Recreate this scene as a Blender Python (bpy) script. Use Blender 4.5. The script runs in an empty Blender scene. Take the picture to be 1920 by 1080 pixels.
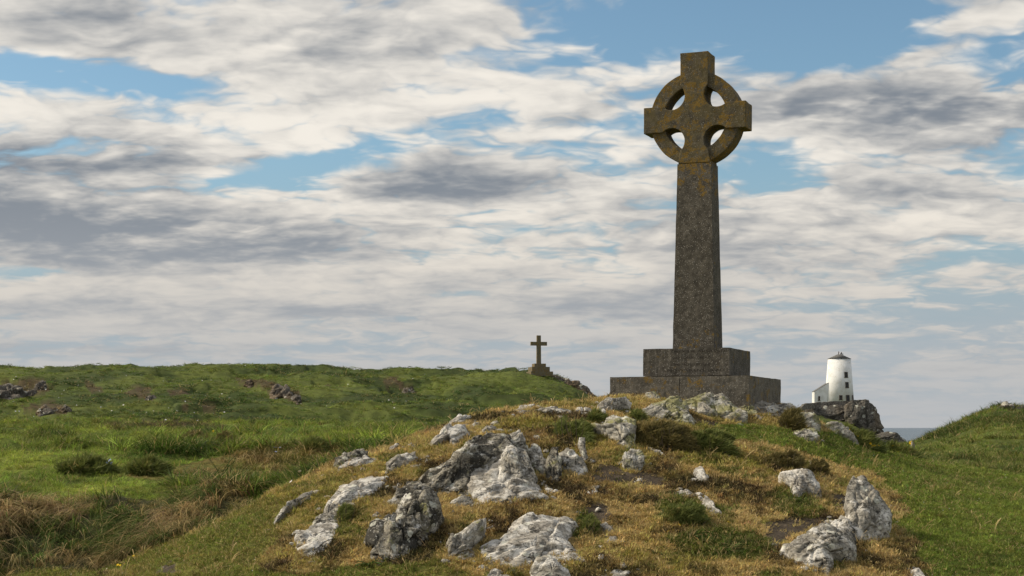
import bpy, bmesh, math, random
import numpy as np
from mathutils import Vector, Matrix

# ------------------------------------------------------------------ camera, sky, sun, exposure
F = 3000.0                       # focal length in source pixels (1920 wide)
EYE = 8.0                        # eye height above the sea
PITCH = 0.0                      # level camera with a rising front: uprights stay upright
HZ = 802.0                       # sea horizon, source pixels
R = math.radians
scene = bpy.context.scene
col = scene.collection
cam_d = bpy.data.cameras.new('camera')
cam = bpy.data.objects.new('camera', cam_d); col.objects.link(cam)
cam_d.sensor_width = 36.0; cam_d.lens = 36.0 * F / 1920.0
cam_d.clip_start = 0.05; cam_d.clip_end = 60000
cam_d.shift_y = (HZ - 540.0) / 1920.0
cam.location = (0, 0, EYE); cam.rotation_euler = (math.pi / 2 + PITCH, 0, 0)
scene.camera = cam
scene.view_settings.view_transform = 'Standard'
scene.view_settings.look = 'None'
scene.view_settings.exposure = 0.0
scene.view_settings.gamma = 1.0

SUN_AZ, SUN_EL = R(-80), R(38)   # azimuth measured from +Y towards +X
sd = Vector((math.sin(SUN_AZ) * math.cos(SUN_EL), math.cos(SUN_AZ) * math.cos(SUN_EL), math.sin(SUN_EL)))
sun_d = bpy.data.lights.new('sun', 'SUN'); sun_d.energy = 4.5; sun_d.angle = R(14.0); sun_d.color = (1.0, 0.87, 0.67)
sun = bpy.data.objects.new('sun', sun_d); col.objects.link(sun)
sun.rotation_euler = sd.to_track_quat('Z', 'Y').to_euler()

CF = Vector((0, math.cos(PITCH), math.sin(PITCH))); CU = Vector((0, -math.sin(PITCH), math.cos(PITCH)))
def ray(px, py):
    return CF * F + Vector((1, 0, 0)) * (px - 960) + CU * (HZ - py)
def P(px, py, d):
    v = ray(px, py); v = v * (d / v.y); v.z += EYE
    return v
def proj(x, y, z):
    zz = np.asarray(z) - EYE
    w = y * CF.y + zz * CF.z
    u = y * CU.y + zz * CU.z
    return 960 + F * x / w, HZ - F * u / w

# survey distances: the notes below are in paces from the camera, converted here to metres
_PACES = np.array([0, 3, 4.2, 11.5, 15, 22, 40, 75, 115, 180, 420, 900.0])
_METRES = np.array([0, 14.85, 16.02, 23.1, 26.7, 40, 78, 150, 230, 356, 840, 1800.0])
def D(paces): return float(np.interp(paces, _PACES, _METRES))
def paces(m): return np.interp(m, _METRES, _PACES)
# --- node helper
class NT:
    def __init__(self, tree):
        self.t = tree; tree.nodes.clear()
    def n(self, typ, **kw):
        nd = self.t.nodes.new(typ)
        for k, v in kw.items(): setattr(nd, k, v)
        return nd
    def link(self, a, b): self.t.links.new(a, b)
    def put(self, sock, v):
        if v is None: return
        if isinstance(v, bpy.types.NodeSocket): self.t.links.new(v, sock)
        else:
            if isinstance(v, (tuple, list)) and len(v) == 3 and sock.type == 'RGBA': v = (*v, 1)
            sock.default_value = v
    def m(self, op, a, b=None, c=None, clamp=False):
        nd = self.n('ShaderNodeMath', operation=op, use_clamp=clamp)
        for s, v in zip(nd.inputs, (a, b, c)): self.put(s, v)
        return nd.outputs[0]
    def v(self, op, a, b=None, scale=None):
        nd = self.n('ShaderNodeVectorMath', operation=op)
        self.put(nd.inputs[0], a); self.put(nd.inputs[1], b)
        if scale is not None: self.put(nd.inputs['Scale'], scale)
        return nd.outputs[1] if op in ('DOT_PRODUCT', 'LENGTH') else nd.outputs[0]
    def noise(self, vec, scale=5, detail=4, rough=0.55, dist=0.0, lac=2.0, out=0, dim='3D'):
        nd = self.n('ShaderNodeTexNoise'); nd.noise_dimensions = dim
        self.put(nd.inputs['Vector'], vec)
        for k, v in (('Scale', scale), ('Detail', detail), ('Roughness', rough), ('Distortion', dist), ('Lacunarity', lac)):
            self.put(nd.inputs[k], v)
        return nd.outputs[out]
    def voro(self, vec, scale=5, feature='F1', out='Distance', rand=1.0):
        nd = self.n('ShaderNodeTexVoronoi', feature=feature)
        self.put(nd.inputs['Vector'], vec); self.put(nd.inputs['Scale'], scale); self.put(nd.inputs['Randomness'], rand)
        return nd.outputs[out]
    def ss(self, x, a, b, lo=0.0, hi=1.0):
        nd = self.n('ShaderNodeMapRange', interpolation_type='SMOOTHSTEP')
        for s, v in zip(nd.inputs, (x, a, b, lo, hi)): self.put(s, v)
        return nd.outputs[0]
    def mix(self, f, a, b, typ='MIX'):
        nd = self.n('ShaderNodeMix', data_type='RGBA', blend_type=typ)
        self.put(nd.inputs[0], f); self.put(nd.inputs[6], a); self.put(nd.inputs[7], b)
        return nd.outputs[2]
    def xyz(self, x, y, z):
        nd = self.n('ShaderNodeCombineXYZ')
        for s, v in zip(nd.inputs, (x, y, z)): self.put(s, v)
        return nd.outputs[0]
    def sep(self, v):
        nd = self.n('ShaderNodeSeparateXYZ'); self.put(nd.inputs[0], v); return nd.outputs
    def attr(self, name, typ='GEOMETRY'):
        return self.n('ShaderNodeAttribute', attribute_name=name, attribute_type=typ)

# --- world: Nishita sky with a layer of broken cloud
world = bpy.data.worlds.new('World'); scene.world = world; world.use_nodes = True
SKY_STRENGTH = 0.15
world.cycles.sampling_method = 'MANUAL'; world.cycles.sample_map_resolution = 512
scene.cycles.max_bounces = 4; scene.cycles.diffuse_bounces = 2; scene.cycles.glossy_bounces = 2; scene.cycles.transmission_bounces = 2
scene.cycles.caustics_reflective = False; scene.cycles.caustics_refractive = False
def build_world():
    w = NT(world.node_tree)
    out = w.n('ShaderNodeOutputWorld'); bg = w.n('ShaderNodeBackground'); w.link(bg.outputs[0], out.inputs[0])
    bg.inputs[1].default_value = SKY_STRENGTH
    sky = w.n('ShaderNodeTexSky', sky_type='NISHITA', sun_disc=False)
    sky.sun_elevation = SUN_EL; sky.sun_rotation = SUN_AZ
    sky.air_density = 1.0; sky.dust_density = 0.6; sky.ozone_density = 1.6
    d = w.n('ShaderNodeTexCoord').outputs['Generated']
    x, y, z = w.sep(d)
    az = w.m('ARCTAN2', x, y); el = w.m('ARCSINE', z)
    zc = w.m('MAXIMUM', z, 0.0)
    k = w.m('DIVIDE', 1.5, w.m('ADD', zc, 0.2))
    pu, pv = w.m('MULTIPLY', x, k), w.m('MULTIPLY', y, k)
    ae = w.xyz(az, el, 0.0)
    def total(lst):
        """soft-edged regions of more or less cloud, fixed in the sky by azimuth and elevation"""
        acc = 0.0
        for px, py, sx, sy, amp, rot in lst:
            v = ray(px, py).normalized()
            mp = w.n('ShaderNodeMapping', vector_type='TEXTURE'); w.link(ae, mp.inputs['Vector'])
            mp.inputs['Location'].default_value = (math.atan2(v.x, v.y), math.asin(v.z), 0)
            mp.inputs['Rotation'].default_value = (0, 0, R(rot))
            mp.inputs['Scale'].default_value = (sx / F * 1.4142, sy / F * 1.4142, 1)
            acc = w.m('MULTIPLY_ADD', w.m('POWER', 0.36788, w.v('DOT_PRODUCT', mp.outputs[0], mp.outputs[0])), amp, acc)
        return acc
    # broken cloud: a sheet of puffs seen in perspective
    p = w.xyz(pu, pv, 0.0)
    warp = w.noise(p, scale=2.4, detail=3, rough=0.5, dim='2D', out=1)
    wv = w.v('SCALE', w.v('SUBTRACT', warp, (0.5, 0.5, 0.5)), scale=0.20)
    p2 = w.v('ADD', p, wv)
    ps = w.v('MULTIPLY', p2, (0.78, 1.0, 1.0))
    low = w.noise(ps, scale=1.25, detail=3, rough=0.5, dim='2D')
    n1 = w.noise(ps, scale=3.4, detail=7, rough=0.54, dim='2D')
    n1b = w.noise(w.v('ADD', ps, (-0.035, -0.055, 0.0)), scale=3.4, detail=3, rough=0.54, dim='2D')
    vo = w.n('ShaderNodeTexVoronoi', feature='F1', voronoi_dimensions='2D'); w.link(w.v('ADD', w.v('MULTIPLY', p2, (0.8, 1.15, 1)), w.v('SCALE', w.noise(p, scale=7.0, detail=2, dim='2D', out=1), scale=0.16)), vo.inputs['Vector'])
    for kk, vv in (('Scale', 6.5), ('Detail', 2.0), ('Roughness', 0.55)): vo.inputs[kk].default_value = vv
    puff = w.m('SUBTRACT', 0.42, vo.outputs['Distance'])
    n2 = w.noise(w.v('ADD', p2, (17.3, 4.1, 3.0)), scale=11.0, detail=4, rough=0.55, dim='2D')
    n3 = w.noise(w.v('ADD', w.v('MULTIPLY', p, (0.6, 1.0, 1.0)), (3.3, 9.1, 7.0)), scale=2.6, detail=5, rough=0.6, dim='2D')
    cov_b = total([(180, 145, 170, 26, -0.30, -4), (1240, 50, 210, 38, -0.30, 4), (1540, 70, 190, 52, -0.32, 0),
                   (760, 262, 190, 22, -0.24, 14), (520, 335, 150, 26, -0.20, 10),
                   (1430, 322, 70, 22, -0.30, 0), (1890, 150, 50, 60, -0.22, 0), (1160, 420, 110, 16, -0.16, 4),
                   (60, 512, 80, 13, -0.28, 0), (1700, 650, 300, 30, -0.12, 0),
                   (420, 40, 420, 42, 0.16, 0), (300, 205, 300, 34, 0.14, -4), (560, 120, 260, 40, 0.10, 0), (250, 430, 340, 60, 0.28, 0),
                   (1690, 205, 260, 46, 0.34, 0), (1850, 30, 90, 22, 0.22, 12), (1780, 90, 70, 10, 0.16, 10),
                   (860, 345, 140, 26, 0.16, 0), (1000, 230, 130, 45, 0.10, 8), (1600, 400, 330, 50, 0.14, 0),
                   (700, 575, 500, 40, 0.14, 0), (200, 560, 300, 30, 0.16, 0)])
    dark_b = total([(230, 430, 300, 40, 0.48, 0), (150, 310, 190, 34, 0.42, 0), (420, 300, 120, 22, 0.25, 0), (1710, 205, 250, 40, 0.56, 0),
                    (860, 345, 120, 20, 0.40, 0), (720, 575, 330, 13, 0.42, 0), (1650, 455, 260, 26, 0.22, 0), (70, 20, 130, 25, 0.35, 0),
                    (640, 65, 160, 26, 0.22, 0), (180, 655, 330, 9, 0.45, 0), (1120, 590, 250, 12, 0.28, 0),
                    (300, 470, 260, 18, 0.3, 3),
                    (450, 230, 250, 26, -0.22, 0), (240, 545, 300, 20, -0.25, 0), (900, 160, 200, 40, -0.12, 0)])
    dens = w.m('ADD', w.m('ADD', w.m('MULTIPLY', low, 0.45), w.m('MULTIPLY', n1, 0.55)),
               w.m('ADD', w.m('MULTIPLY_ADD', w.m('SUBTRACT', n2, 0.5), 0.12, w.m('MULTIPLY', puff, 0.22)), cov_b))
    mask = w.ss(dens, 0.25, 0.49)
    thick = w.ss(dens, 0.42, 0.74)
    relief = w.m('SUBTRACT', n1b, n1)
    shade = w.m('ADD', w.m('ADD', w.m('MULTIPLY', thick, 0.20), w.m('MULTIPLY', dark_b, w.ss(n3, 0.25, 0.75, 0.35, 1.5))),
                w.m('ADD', w.m('MULTIPLY_ADD', relief, 1.3, w.m('MULTIPLY', puff, -0.42)), w.m('ADD', w.m('MULTIPLY', w.m('SUBTRACT', n3, 0.5), 1.15), w.m('MULTIPLY', w.m('SUBTRACT', n2, 0.5), 0.28))))
    shade = w.ss(shade, -0.26, 0.98)
    S = 1.0 / SKY_STRENGTH
    def c(r, g, b): return (r * S, g * S, b * S, 1)
    lit = w.mix(w.ss(el, R(2), R(10)), c(0.76, 0.685, 0.585), c(0.90, 0.85, 0.77))
    grey = w.mix(w.ss(el, R(2.5), R(10)), c(0.335, 0.36, 0.39), c(0.225, 0.255, 0.295))
    cloud = w.mix(shade, lit, grey)
    skyc = w.mix(1.0, sky.outputs[0], (0.66, 0.76, 0.74, 1), 'MULTIPLY')
    skyc = w.mix(w.ss(el, R(2), R(11.5), 0.95, 0.0), skyc, c(0.30, 0.40, 0.475))
    base = w.mix(mask, skyc, cloud)
    # pale haze low over the sea
    hz = w.ss(el, R(-0.3), R(8.0), 0.99, 0.0)
    hz = w.m('MULTIPLY', hz, w.ss(shade, 1.0, 0.0, 0.72, 1.0))
    base = w.mix(hz, base, c(0.475, 0.49, 0.505))
    w.link(base, bg.inputs[0])
build_world()

# ------------------------------------------------------------------ small numpy noise library
_u = np.uint32
def _fin(h):
    h = (h ^ (h >> _u(13))) * _u(1274126177); h = (h ^ (h >> _u(16))) * _u(2246822519)
    return ((h ^ (h >> _u(15))) & _u(0xffffff)).astype(np.float32) * np.float32(1 / 16777215.0)
def _hash(ix, iy, iz, seed):
    return _fin(ix.astype(np.int32).astype(_u) * _u(374761393) + iy.astype(np.int32).astype(_u) * _u(668265263) + iz.astype(np.int32).astype(_u) * _u(2147483647) + _u((seed * 1274126177) & 0xffffffff))
def _hash2(ix, iy, seed):
    return _fin(ix * _u(374761393) + iy * _u(668265263) + _u((seed * 1274126177) & 0xffffffff))
def vnoise(x, y, z, seed=0):
    if z is None:
        ix, iy = np.floor(x), np.floor(y); fx, fy = x - ix, y - iy
        ux, uy = fx * fx * (3 - 2 * fx), fy * fy * (3 - 2 * fy)
        ix = ix.astype(np.int32).astype(_u); iy = iy.astype(np.int32).astype(_u)
        a, b, c, d = [_hash2(ix + _u(i), iy + _u(j), seed) for i, j in ((0, 0), (1, 0), (0, 1), (1, 1))]
        return ((a + (b - a) * ux) * (1 - uy) + (c + (d - c) * ux) * uy) * 2 - 1
    ix, iy, iz = np.floor(x), np.floor(y), np.floor(z)
    fx, fy, fz = x - ix, y - iy, z - iz
    ux, uy, uz = [t * t * t * (t * (t * 6 - 15) + 10) for t in (fx, fy, fz)]
    r = 0
    for a in (0, 1):
        for b in (0, 1):
            for c in (0, 1):
                wgt = (ux if a else 1 - ux) * (uy if b else 1 - uy) * (uz if c else 1 - uz)
                r = r + wgt * _hash(ix + a, iy + b, iz + c, seed)
    return r * 2 - 1
def fbm(x, y, z, octs=4, seed=0, gain=0.5):
    a, s, t = 1.0, 0, 0
    for o in range(octs):
        f = 2.03 ** o
        s = s + a * vnoise(x * f + 13.1 * o, y * f + 7.7 * o, None if z is None else z * f + 3.3 * o, seed + o); t += a; a *= gain
    return s / t
def ridged(x, y, z, octs=4, seed=0):
    a, s, t = 1.0, 0, 0
    for o in range(octs):
        f = 2.1 ** o
        s = s + a * (1 - 2 * np.abs(vnoise(x * f + 5.1 * o, y * f + 9.7 * o, z * f, seed + o))); t += a; a *= 0.5
    return s / t
def cells(x, y, z, seed=0):
    """cellular noise: nearest-cell random value and distance to the cell border"""
    ix, iy, iz = np.floor(x), np.floor(y), np.floor(z)
    d1 = np.full(x.shape, 9.0); d2 = d1.copy(); v = np.zeros(x.shape)
    for a in (-1, 0, 1):
        for b in (-1, 0, 1):
            for c in (-1, 0, 1):
                jx, jy, jz = ix + a, iy + b, iz + c
                h1, h2, h3 = _hash(jx, jy, jz, seed), _hash(jx, jy, jz, seed + 7), _hash(jx, jy, jz, seed + 13)
                d = (jx + h1 - x) ** 2 + (jy + h2 - y) ** 2 + (jz + h3 - z) ** 2
                nearer = d < d1
                d2 = np.where(nearer, d1, np.minimum(d2, d)); v = np.where(nearer, _hash(jx, jy, jz, seed + 23), v); d1 = np.where(nearer, d, d1)
    return v, np.sqrt(d2) - np.sqrt(d1)
def sstep(x, a, b):
    t = np.clip((x - a) / (b - a), 0, 1); return t * t * (3 - 2 * t)

# ------------------------------------------------------------------ the lie of the land: surveyed heights, smoothly interpolated
PROFILES = {
 -500: [(3,1250),(4.5,1190),(6,1140),(7.5,1100),(8.4,1030),(9,960),(9.6,940),(11,915),(15,885),(22,858),(35,831),(50,812),(62,797),(72,785),(90,745),(115,695),(135,705),(200,780),(260,850),(420,850)],
 -200: [(3,1250),(4.5,1190),(6,1140),(7.5,1095),(8.3,1030),(8.9,960),(9.4,940),(11,915),(15,885),(22,858),(35,831),(50,812),(62,797),(72,785),(90,742),(115,692),(135,705),(200,780),(260,850),(420,850)],
 0:    [(3,1240),(4.5,1180),(6,1130),(7.5,1088),(8.3,1030),(8.9,962),(9.4,940),(11,915),(15,885),(22,858),(35,831),(50,812),(62,797),(72,785),(90,740),(115,688),(135,700),(200,780),(260,850),(420,850)],
 200:  [(3,1220),(4.5,1130),(6,1092),(7.1,1076),(8,1062),(8.5,1022),(9,952),(9.4,932),(11,912),(15,885),(22,858),(35,831),(50,812),(62,797),(72,785),(90,739),(115,684),(135,697),(200,780),(260,850),(420,850)],
 400:  [(3,1210),(4.2,1098),(5,1052),(6,1010),(6.7,988),(7.6,994),(8.2,985),(8.7,950),(9.2,922),(11,908),(15,886),(22,858),(35,831),(50,812),(62,798),(72,786),(90,740),(115,685),(135,697),(200,780),(260,850),(420,850)],
 520:  [(3,1210),(4.2,1085),(5,1032),(6,980),(7,940),(7.5,926),(8.6,938),(11,914),(15,890),(22,860),(35,832),(50,813),(62,799),(72,787),(90,742),(115,686),(135,698),(200,780),(260,850),(420,850)],
 640:  [(3,1205),(4.2,1080),(5,1015),(6,953),(7,905),(7.8,876),(8.4,862),(9.5,885),(12,890),(20,862),(30,840),(45,818),(60,803),(72,790),(90,745),(115,688),(135,700),(200,785),(260,850),(420,850)],
 800:  [(3,1205),(4.2,1080),(5,1012),(6,940),(7,886),(8,842),(9,814),(9.5,807),(10.8,828),(14,850),(20,848),(40,824),(60,806),(72,796),(90,755),(115,694),(135,706),(200,785),(260,850),(420,850)],
 900:  [(3,1205),(4.2,1082),(5,1008),(6,935),(7,876),(8,828),(9,792),(9.7,778),(11,795),(14,830),(20,840),(40,822),(60,806),(75,794),(92,752),(112,696),(132,708),(200,790),(260,850),(420,850)],
 1000: [(3,1205),(4.2,1082),(5,1008),(6,935),(7,876),(8,828),(9,785),(9.9,762),(11,775),(14,815),(20,835),(40,822),(60,806),(75,792),(92,755),(110,698),(122,702),(150,740),(200,810),(260,850),(420,850)],
 1060: [(9.4,776),(10.2,760),(75,792),(92,765),(108,714),(122,725),(150,780)],
 1100: [(3,1205),(4.2,1084),(5,1015),(6,945),(7,886),(8,840),(9,796),(10,764),(11,758),(12.5,772),(15,800),(20,828),(40,822),(60,808),(75,795),(92,775),(107,735),(120,760),(150,800),(200,840),(260,850),(420,850)],
 1150: [(9,800),(10,772),(11,755),(12,751),(13.5,760),(75,800),(92,795),(107,770),(125,800),(150,830)],
 1200: [(3,1205),(4.2,1086),(5,1020),(6,955),(7,900),(8,856),(9,815),(10,783),(11,757),(12,748),(13.5,750),(15,770),(20,815),(40,825),(75,815),(107,815),(150,840),(260,850),(420,850)],
 1300: [(3,1205),(4.2,1086),(5,1025),(6,962),(7,912),(8,868),(9,830),(10,798),(11,772),(12,757),(13,752),(14.5,757),(16,780),(22,820),(40,828),(100,835),(150,840),(260,850),(420,850)],
 1400: [(3,1205),(4.3,1086),(5,1032),(6,975),(7,925),(8,884),(9,848),(10,818),(11,793),(12,772),(13,762),(14.5,764),(16,785),(22,825),(40,832),(100,835),(150,830),(260,850),(420,850)],
 1500: [(3,1210),(4.4,1086),(5,1042),(6,988),(7.5,922),(9,868),(10.5,824),(11.5,800),(12.5,785),(13.5,778),(15,786),(17,810),(25,840),(50,848),(100,845),(130,825),(150,795),(165,775),(200,800),(260,850),(420,850)],
 1600: [(3,1210),(4.4,1092),(6,1005),(8,930),(10,880),(12,847),(13.5,831),(15,838),(20,850),(50,858),(100,848),(130,834),(150,812),(165,797),(200,820),(260,850),(420,850)],
 1700: [(3,1215),(4.4,1105),(6,1015),(8,948),(10,904),(12,876),(13.5,864),(15.5,867),(18,862),(22,858),(30,849),(40,841),(50,842),(70,850),(120,858),(170,862),(260,862),(420,857)],
 1750: [(14,876),(18,872),(22,866),(30,846),(38,818),(46,826),(70,835)],
 1800: [(3,1220),(4.5,1115),(6,1032),(8,966),(10,926),(12,900),(14,887),(16,888),(20,876),(25,856),(30,827),(35,800),(38,792),(46,806),(80,840),(120,850),(260,860),(420,855)],
 1880: [(3,1220),(6,1044),(8,980),(10,940),(12,914),(14,899),(16,896),(20,880),(25,854),(30,812),(35,774),(38,762),(46,784),(80,835)],
 1920: [(3,1220),(6,1050),(8,986),(10,946),(12,920),(14,904),(16,900),(20,882),(25,854),(30,813),(35,780),(38,772),(46,788),(80,835),(120,850),(260,860),(420,855)],
 2050: [(3,1230),(6,1065),(8,1000),(10,960),(12,934),(14,918),(16,912),(20,884),(25,846),(30,795),(35,755),(38,744),(46,765),(80,830),(120,850),(260,860),(420,855)],
 2400: [(3,1240),(6,1090),(8,1030),(10,990),(12,960),(16,925),(20,890),(25,846),(30,795),(35,750),(38,740),(46,765),(80,830),(120,850),(260,860),(420,855)],
}
_c, _v = [], []
for px_, pr in PROFILES.items():
    for dd, py_ in pr:
        q = P(px_, py_, D(dd))
        _c.append((q.x / q.y, math.log(dd))); _v.append((q.z - EYE) / q.y)
_c = np.array(_c); _v = np.array(_v)
KX = 4.2
def _feat(t, l): return t * KX, l
def _phi(r2): return np.sqrt(r2 + 0.0004)          # multiquadric: local, little overshoot
_A = np.stack(_feat(_c[:, 0], _c[:, 1]), 1)
_D = _phi(((_A[:, None] - _A[None]) ** 2).sum(2))
_N = len(_A)
_M = np.zeros((_N + 3, _N + 3)); _M[:_N, :_N] = _D + np.eye(_N) * -0.004
_M[:_N, _N] = 1; _M[:_N, _N + 1:] = _A; _M[_N, :_N] = 1; _M[_N + 1:, :_N] = _A.T
_W = np.linalg.solve(_M, np.concatenate([_v, [0, 0, 0]]))

HEAD = P(1572, 752, D(178))                               # plateau that carries the lighthouse
def smooth_height(x, y):
    """large-scale height above the sea (no bumps)"""
    x = np.asarray(x, float); y = np.asarray(y, float)
    sh = x.shape; x = x.ravel(); y = y.ravel()
    out = np.empty_like(x)
    for s in range(0, len(x), 20000):
        X, Y = x[s:s + 20000], y[s:s + 20000]
        Yc = np.maximum(Y, 0.35 * np.hypot(X, Y) + 1e-3)     # clamp the direction outside the surveyed wedge
        Yc = np.clip(Yc, 14.85, 840)
        t = np.clip(X / Yc, -0.52, 0.52); l = np.log(paces(Yc))
        a, b = _feat(t, l)
        D = _phi((a[:, None] - _A[:, 0]) ** 2 + (b[:, None] - _A[:, 1]) ** 2)
        z = (D @ _W[:_N] + _W[_N] + a * _W[_N + 1] + b * _W[_N + 2]) * Yc
        rr = np.hypot(X, Y)
        k = sstep(Y, 15.4, 8.0)
        z = z * (1 - k) - 1.75 * k
        far = sstep(rr, 600, 840); z = z * (1 - far) - 16 * far
        hd = np.hypot((X - HEAD.x) / 7.6, (Y - HEAD.y) / 15.0)
        pl = HEAD.z - EYE - 16 * sstep(hd, 0.8, 1.3) - 1.3
        z = np.where(hd < 1.3, np.maximum(z, pl), z)
        out[s:s + 20000] = z + EYE
    return out.reshape(sh)
def height(x, y):
    x = np.asarray(x, float); y = np.asarray(y, float)
    z = smooth_height(x, y)
    r = paces(np.hypot(x, y))
    near = 1 - sstep(r, 12, 20)
    vall = sstep(r, 9, 14) * (1 - sstep(r, 60, 80)); far = sstep(r, 50, 80)
    o = None
    tx = x / np.maximum(y, 1)
    lawn = sstep(tx, 0.135, 0.21)
    z = z + near * (1 - 0.75 * lawn) * (0.05 * fbm(x * 1.1, y * 1.1, o, 4, 3) + 0.030 * fbm(x * 4.5, y * 4.5, o, 3, 5) + 0.012 * fbm(x * 14, y * 14, o, 2, 6))
    hum = fbm(x * 0.28, y * 0.42, o, 4, 11, 0.55)
    z = z + vall * (0.34 * hum + 0.26 * np.maximum(fbm(x * 0.8, y * 1.0, o, 3, 17), 0)) * np.clip(r / 25, 0.35, 1.0) * (1 - 0.5 * sstep(tx, 0.1, 0.2))
    z = z + vall * 0.30 * sstep(fbm(x * 0.11 + 3, y * 0.13, o, 3, 19), -0.03, 0.05) * (1 - sstep(tx, 0.1, 0.2)) * sstep(r, 10, 16)
    z = z + far * (0.65 * fbm(x * 0.12, y * 0.16, o, 4, 23, 0.55) + 0.50 * fbm(x * 0.40, y * 0.45, o, 3, 29) - 0.8 * sstep(fbm(x * 0.09, y * 0.11 + 5, o, 3, 31), 0.02, 0.10))
    return z
_ds = np.interp(np.exp(np.linspace(math.log(2.6), math.log(260), 520)), _PACES, _METRES)
def hit(px, py, dmin=12.0, dmax=520):
    """first point where the sight line through a pixel meets the land"""
    v = ray(px, py); v = v / v.y
    ds = _ds[(_ds >= dmin) & (_ds <= dmax)]
    zz = height(ds * v.x, ds) - (EYE + ds * v.z)
    i = np.argmax(zz > 0)
    if not (zz > 0).any(): i = int(np.argmax(zz))
    if i == 0: d = ds[0]
    else:
        a, b = zz[i - 1], zz[i]; t = np.clip(-a / (b - a + 1e-9), 0, 1); d = ds[i - 1] + t * (ds[i] - ds[i - 1])
    return Vector((d * v.x, d, float(height(np.array([d * v.x]), np.array([d]))[0])))
def inpoly(px, py, poly):
    c = np.zeros(np.shape(px), bool); n = len(poly)
    for i in range(n):
        x0, y0 = poly[i]; x1, y1 = poly[i - 1]
        if y0 == y1: continue
        c ^= ((y0 > py) != (y1 > py)) & (px < (x1 - x0) * (py - y0) / (y1 - y0) + x0)
    return c

# ------------------------------------------------------------------ object helpers
def tag(o, label=None, cat=None, group=None, kind=None):
    for k, v in (('label', label), ('category', cat), ('group', group), ('kind', kind)):
        if v: o[k] = v
    return o
def mesh_obj(name, verts, faces, mat, parent=None, smooth=False):
    me = bpy.data.meshes.new(name); me.from_pydata([tuple(v) for v in verts], [], faces); me.update()
    if mat: me.materials.append(mat)
    if smooth: me.polygons.foreach_set('use_smooth', [True] * len(me.polygons))
    o = bpy.data.objects.new(name, me); col.objects.link(o)
    if parent: o.parent = parent
    return o
def np_mesh(name, verts, quads, mat, parent=None, smooth=True):
    """fast mesh from numpy verts (n,3) and faces (m,k)"""
    me = bpy.data.meshes.new(name); n, m, k = len(verts), len(quads), quads.shape[1]
    me.vertices.add(n); me.vertices.foreach_set('co', np.asarray(verts, np.float32).ravel())
    me.loops.add(m * k); me.loops.foreach_set('vertex_index', np.asarray(quads, np.int32).ravel())
    me.polygons.add(m); me.polygons.foreach_set('loop_start', np.arange(0, m * k, k, dtype=np.int32))
    me.update(calc_edges=True); me.validate()
    me.polygons.foreach_set('use_smooth', np.full(len(me.polygons), smooth))
    if mat: me.materials.append(mat)
    o = bpy.data.objects.new(name, me); col.objects.link(o)
    if parent: o.parent = parent
    return o
def empty(name, loc, rz=0.0):
    o = bpy.data.objects.new(name, None); col.objects.link(o); o.location = loc; o.rotation_euler = (0, 0, rz)
    o.empty_display_size = 0.2
    return o
def bm_obj(name, bm, mat, parent=None, smooth=False, bevel=0.0, seg=2):
    if bevel:
        bmesh.ops.bevel(bm, geom=[e for e in bm.edges if e.calc_face_angle(0) > 0.5], offset=bevel, segments=seg, affect='EDGES', profile=0.6)
    me = bpy.data.meshes.new(name); bm.to_mesh(me); bm.free(); me.materials.append(mat)
    if smooth: me.polygons.foreach_set('use_smooth', [True] * len(me.polygons))
    o = bpy.data.objects.new(name, me); col.objects.link(o)
    if parent: o.parent = parent
    return o
def add_box(bm, c, s, taper=(1, 1)):
    vs = []
    for sz in (-1, 1):
        tx, ty = taper if sz > 0 else (1, 1)
        for sx, sy in ((-1, -1), (1, -1), (1, 1), (-1, 1)):
            vs.append(bm.verts.new((c[0] + sx * s[0] / 2 * tx, c[1] + sy * s[1] / 2 * ty, c[2] + sz * s[2] / 2)))
    a, b, c_, d, e, f, g, h = vs
    for q in ((d, c_, b, a), (e, f, g, h), (a, b, f, e), (b, c_, g, f), (c_, d, h, g), (d, a, e, h)): bm.faces.new(q)
def roughen(o, cuts, amp, scale, seed=0):
    """break the ruler-straight faces and arrises of cut stone"""
    bm = bmesh.new(); bm.from_mesh(o.data)
    bmesh.ops.triangulate(bm, faces=[f for f in bm.faces if len(f.verts) > 4])
    for _ in range(cuts):
        long = [e for e in bm.edges if e.calc_length() > scale * 0.35]
        if not long: break
        bmesh.ops.subdivide_edges(bm, edges=long, cuts=1, use_grid_fill=True)
    bm.verts.ensure_lookup_table(); bm.normal_update()
    co = np.array([v.co[:] for v in bm.verts]); no = np.array([v.normal[:] for v in bm.verts])
    d = fbm(co[:, 0] / scale, co[:, 1] / scale, co[:, 2] / scale, 4, seed, 0.6) * amp
    co = co + no * d[:, None]
    for v, p in zip(bm.verts, co): v.co = p
    bm.to_mesh(o.data); bm.free(); o.data.update()

# ------------------------------------------------------------------ materials
def new_mat(name):
    m = bpy.data.materials.new(name); m.use_nodes = True
    w = NT(m.node_tree); out = w.n('ShaderNodeOutputMaterial'); b = w.n('ShaderNodeBsdfPrincipled')
    w.link(b.outputs[0], out.inputs[0]); b.inputs['Roughness'].default_value = 0.9
    b.inputs['Specular IOR Level'].default_value = 0.25
    return m, w, b, out
def bump(w, b, h, strength, dist):
    nd = w.n('ShaderNodeBump'); nd.inputs['Strength'].default_value = strength; nd.inputs['Distance'].default_value = dist
    w.put(nd.inputs['Height'], h); w.link(nd.outputs[0], b.inputs['Normal']); return nd

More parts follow.
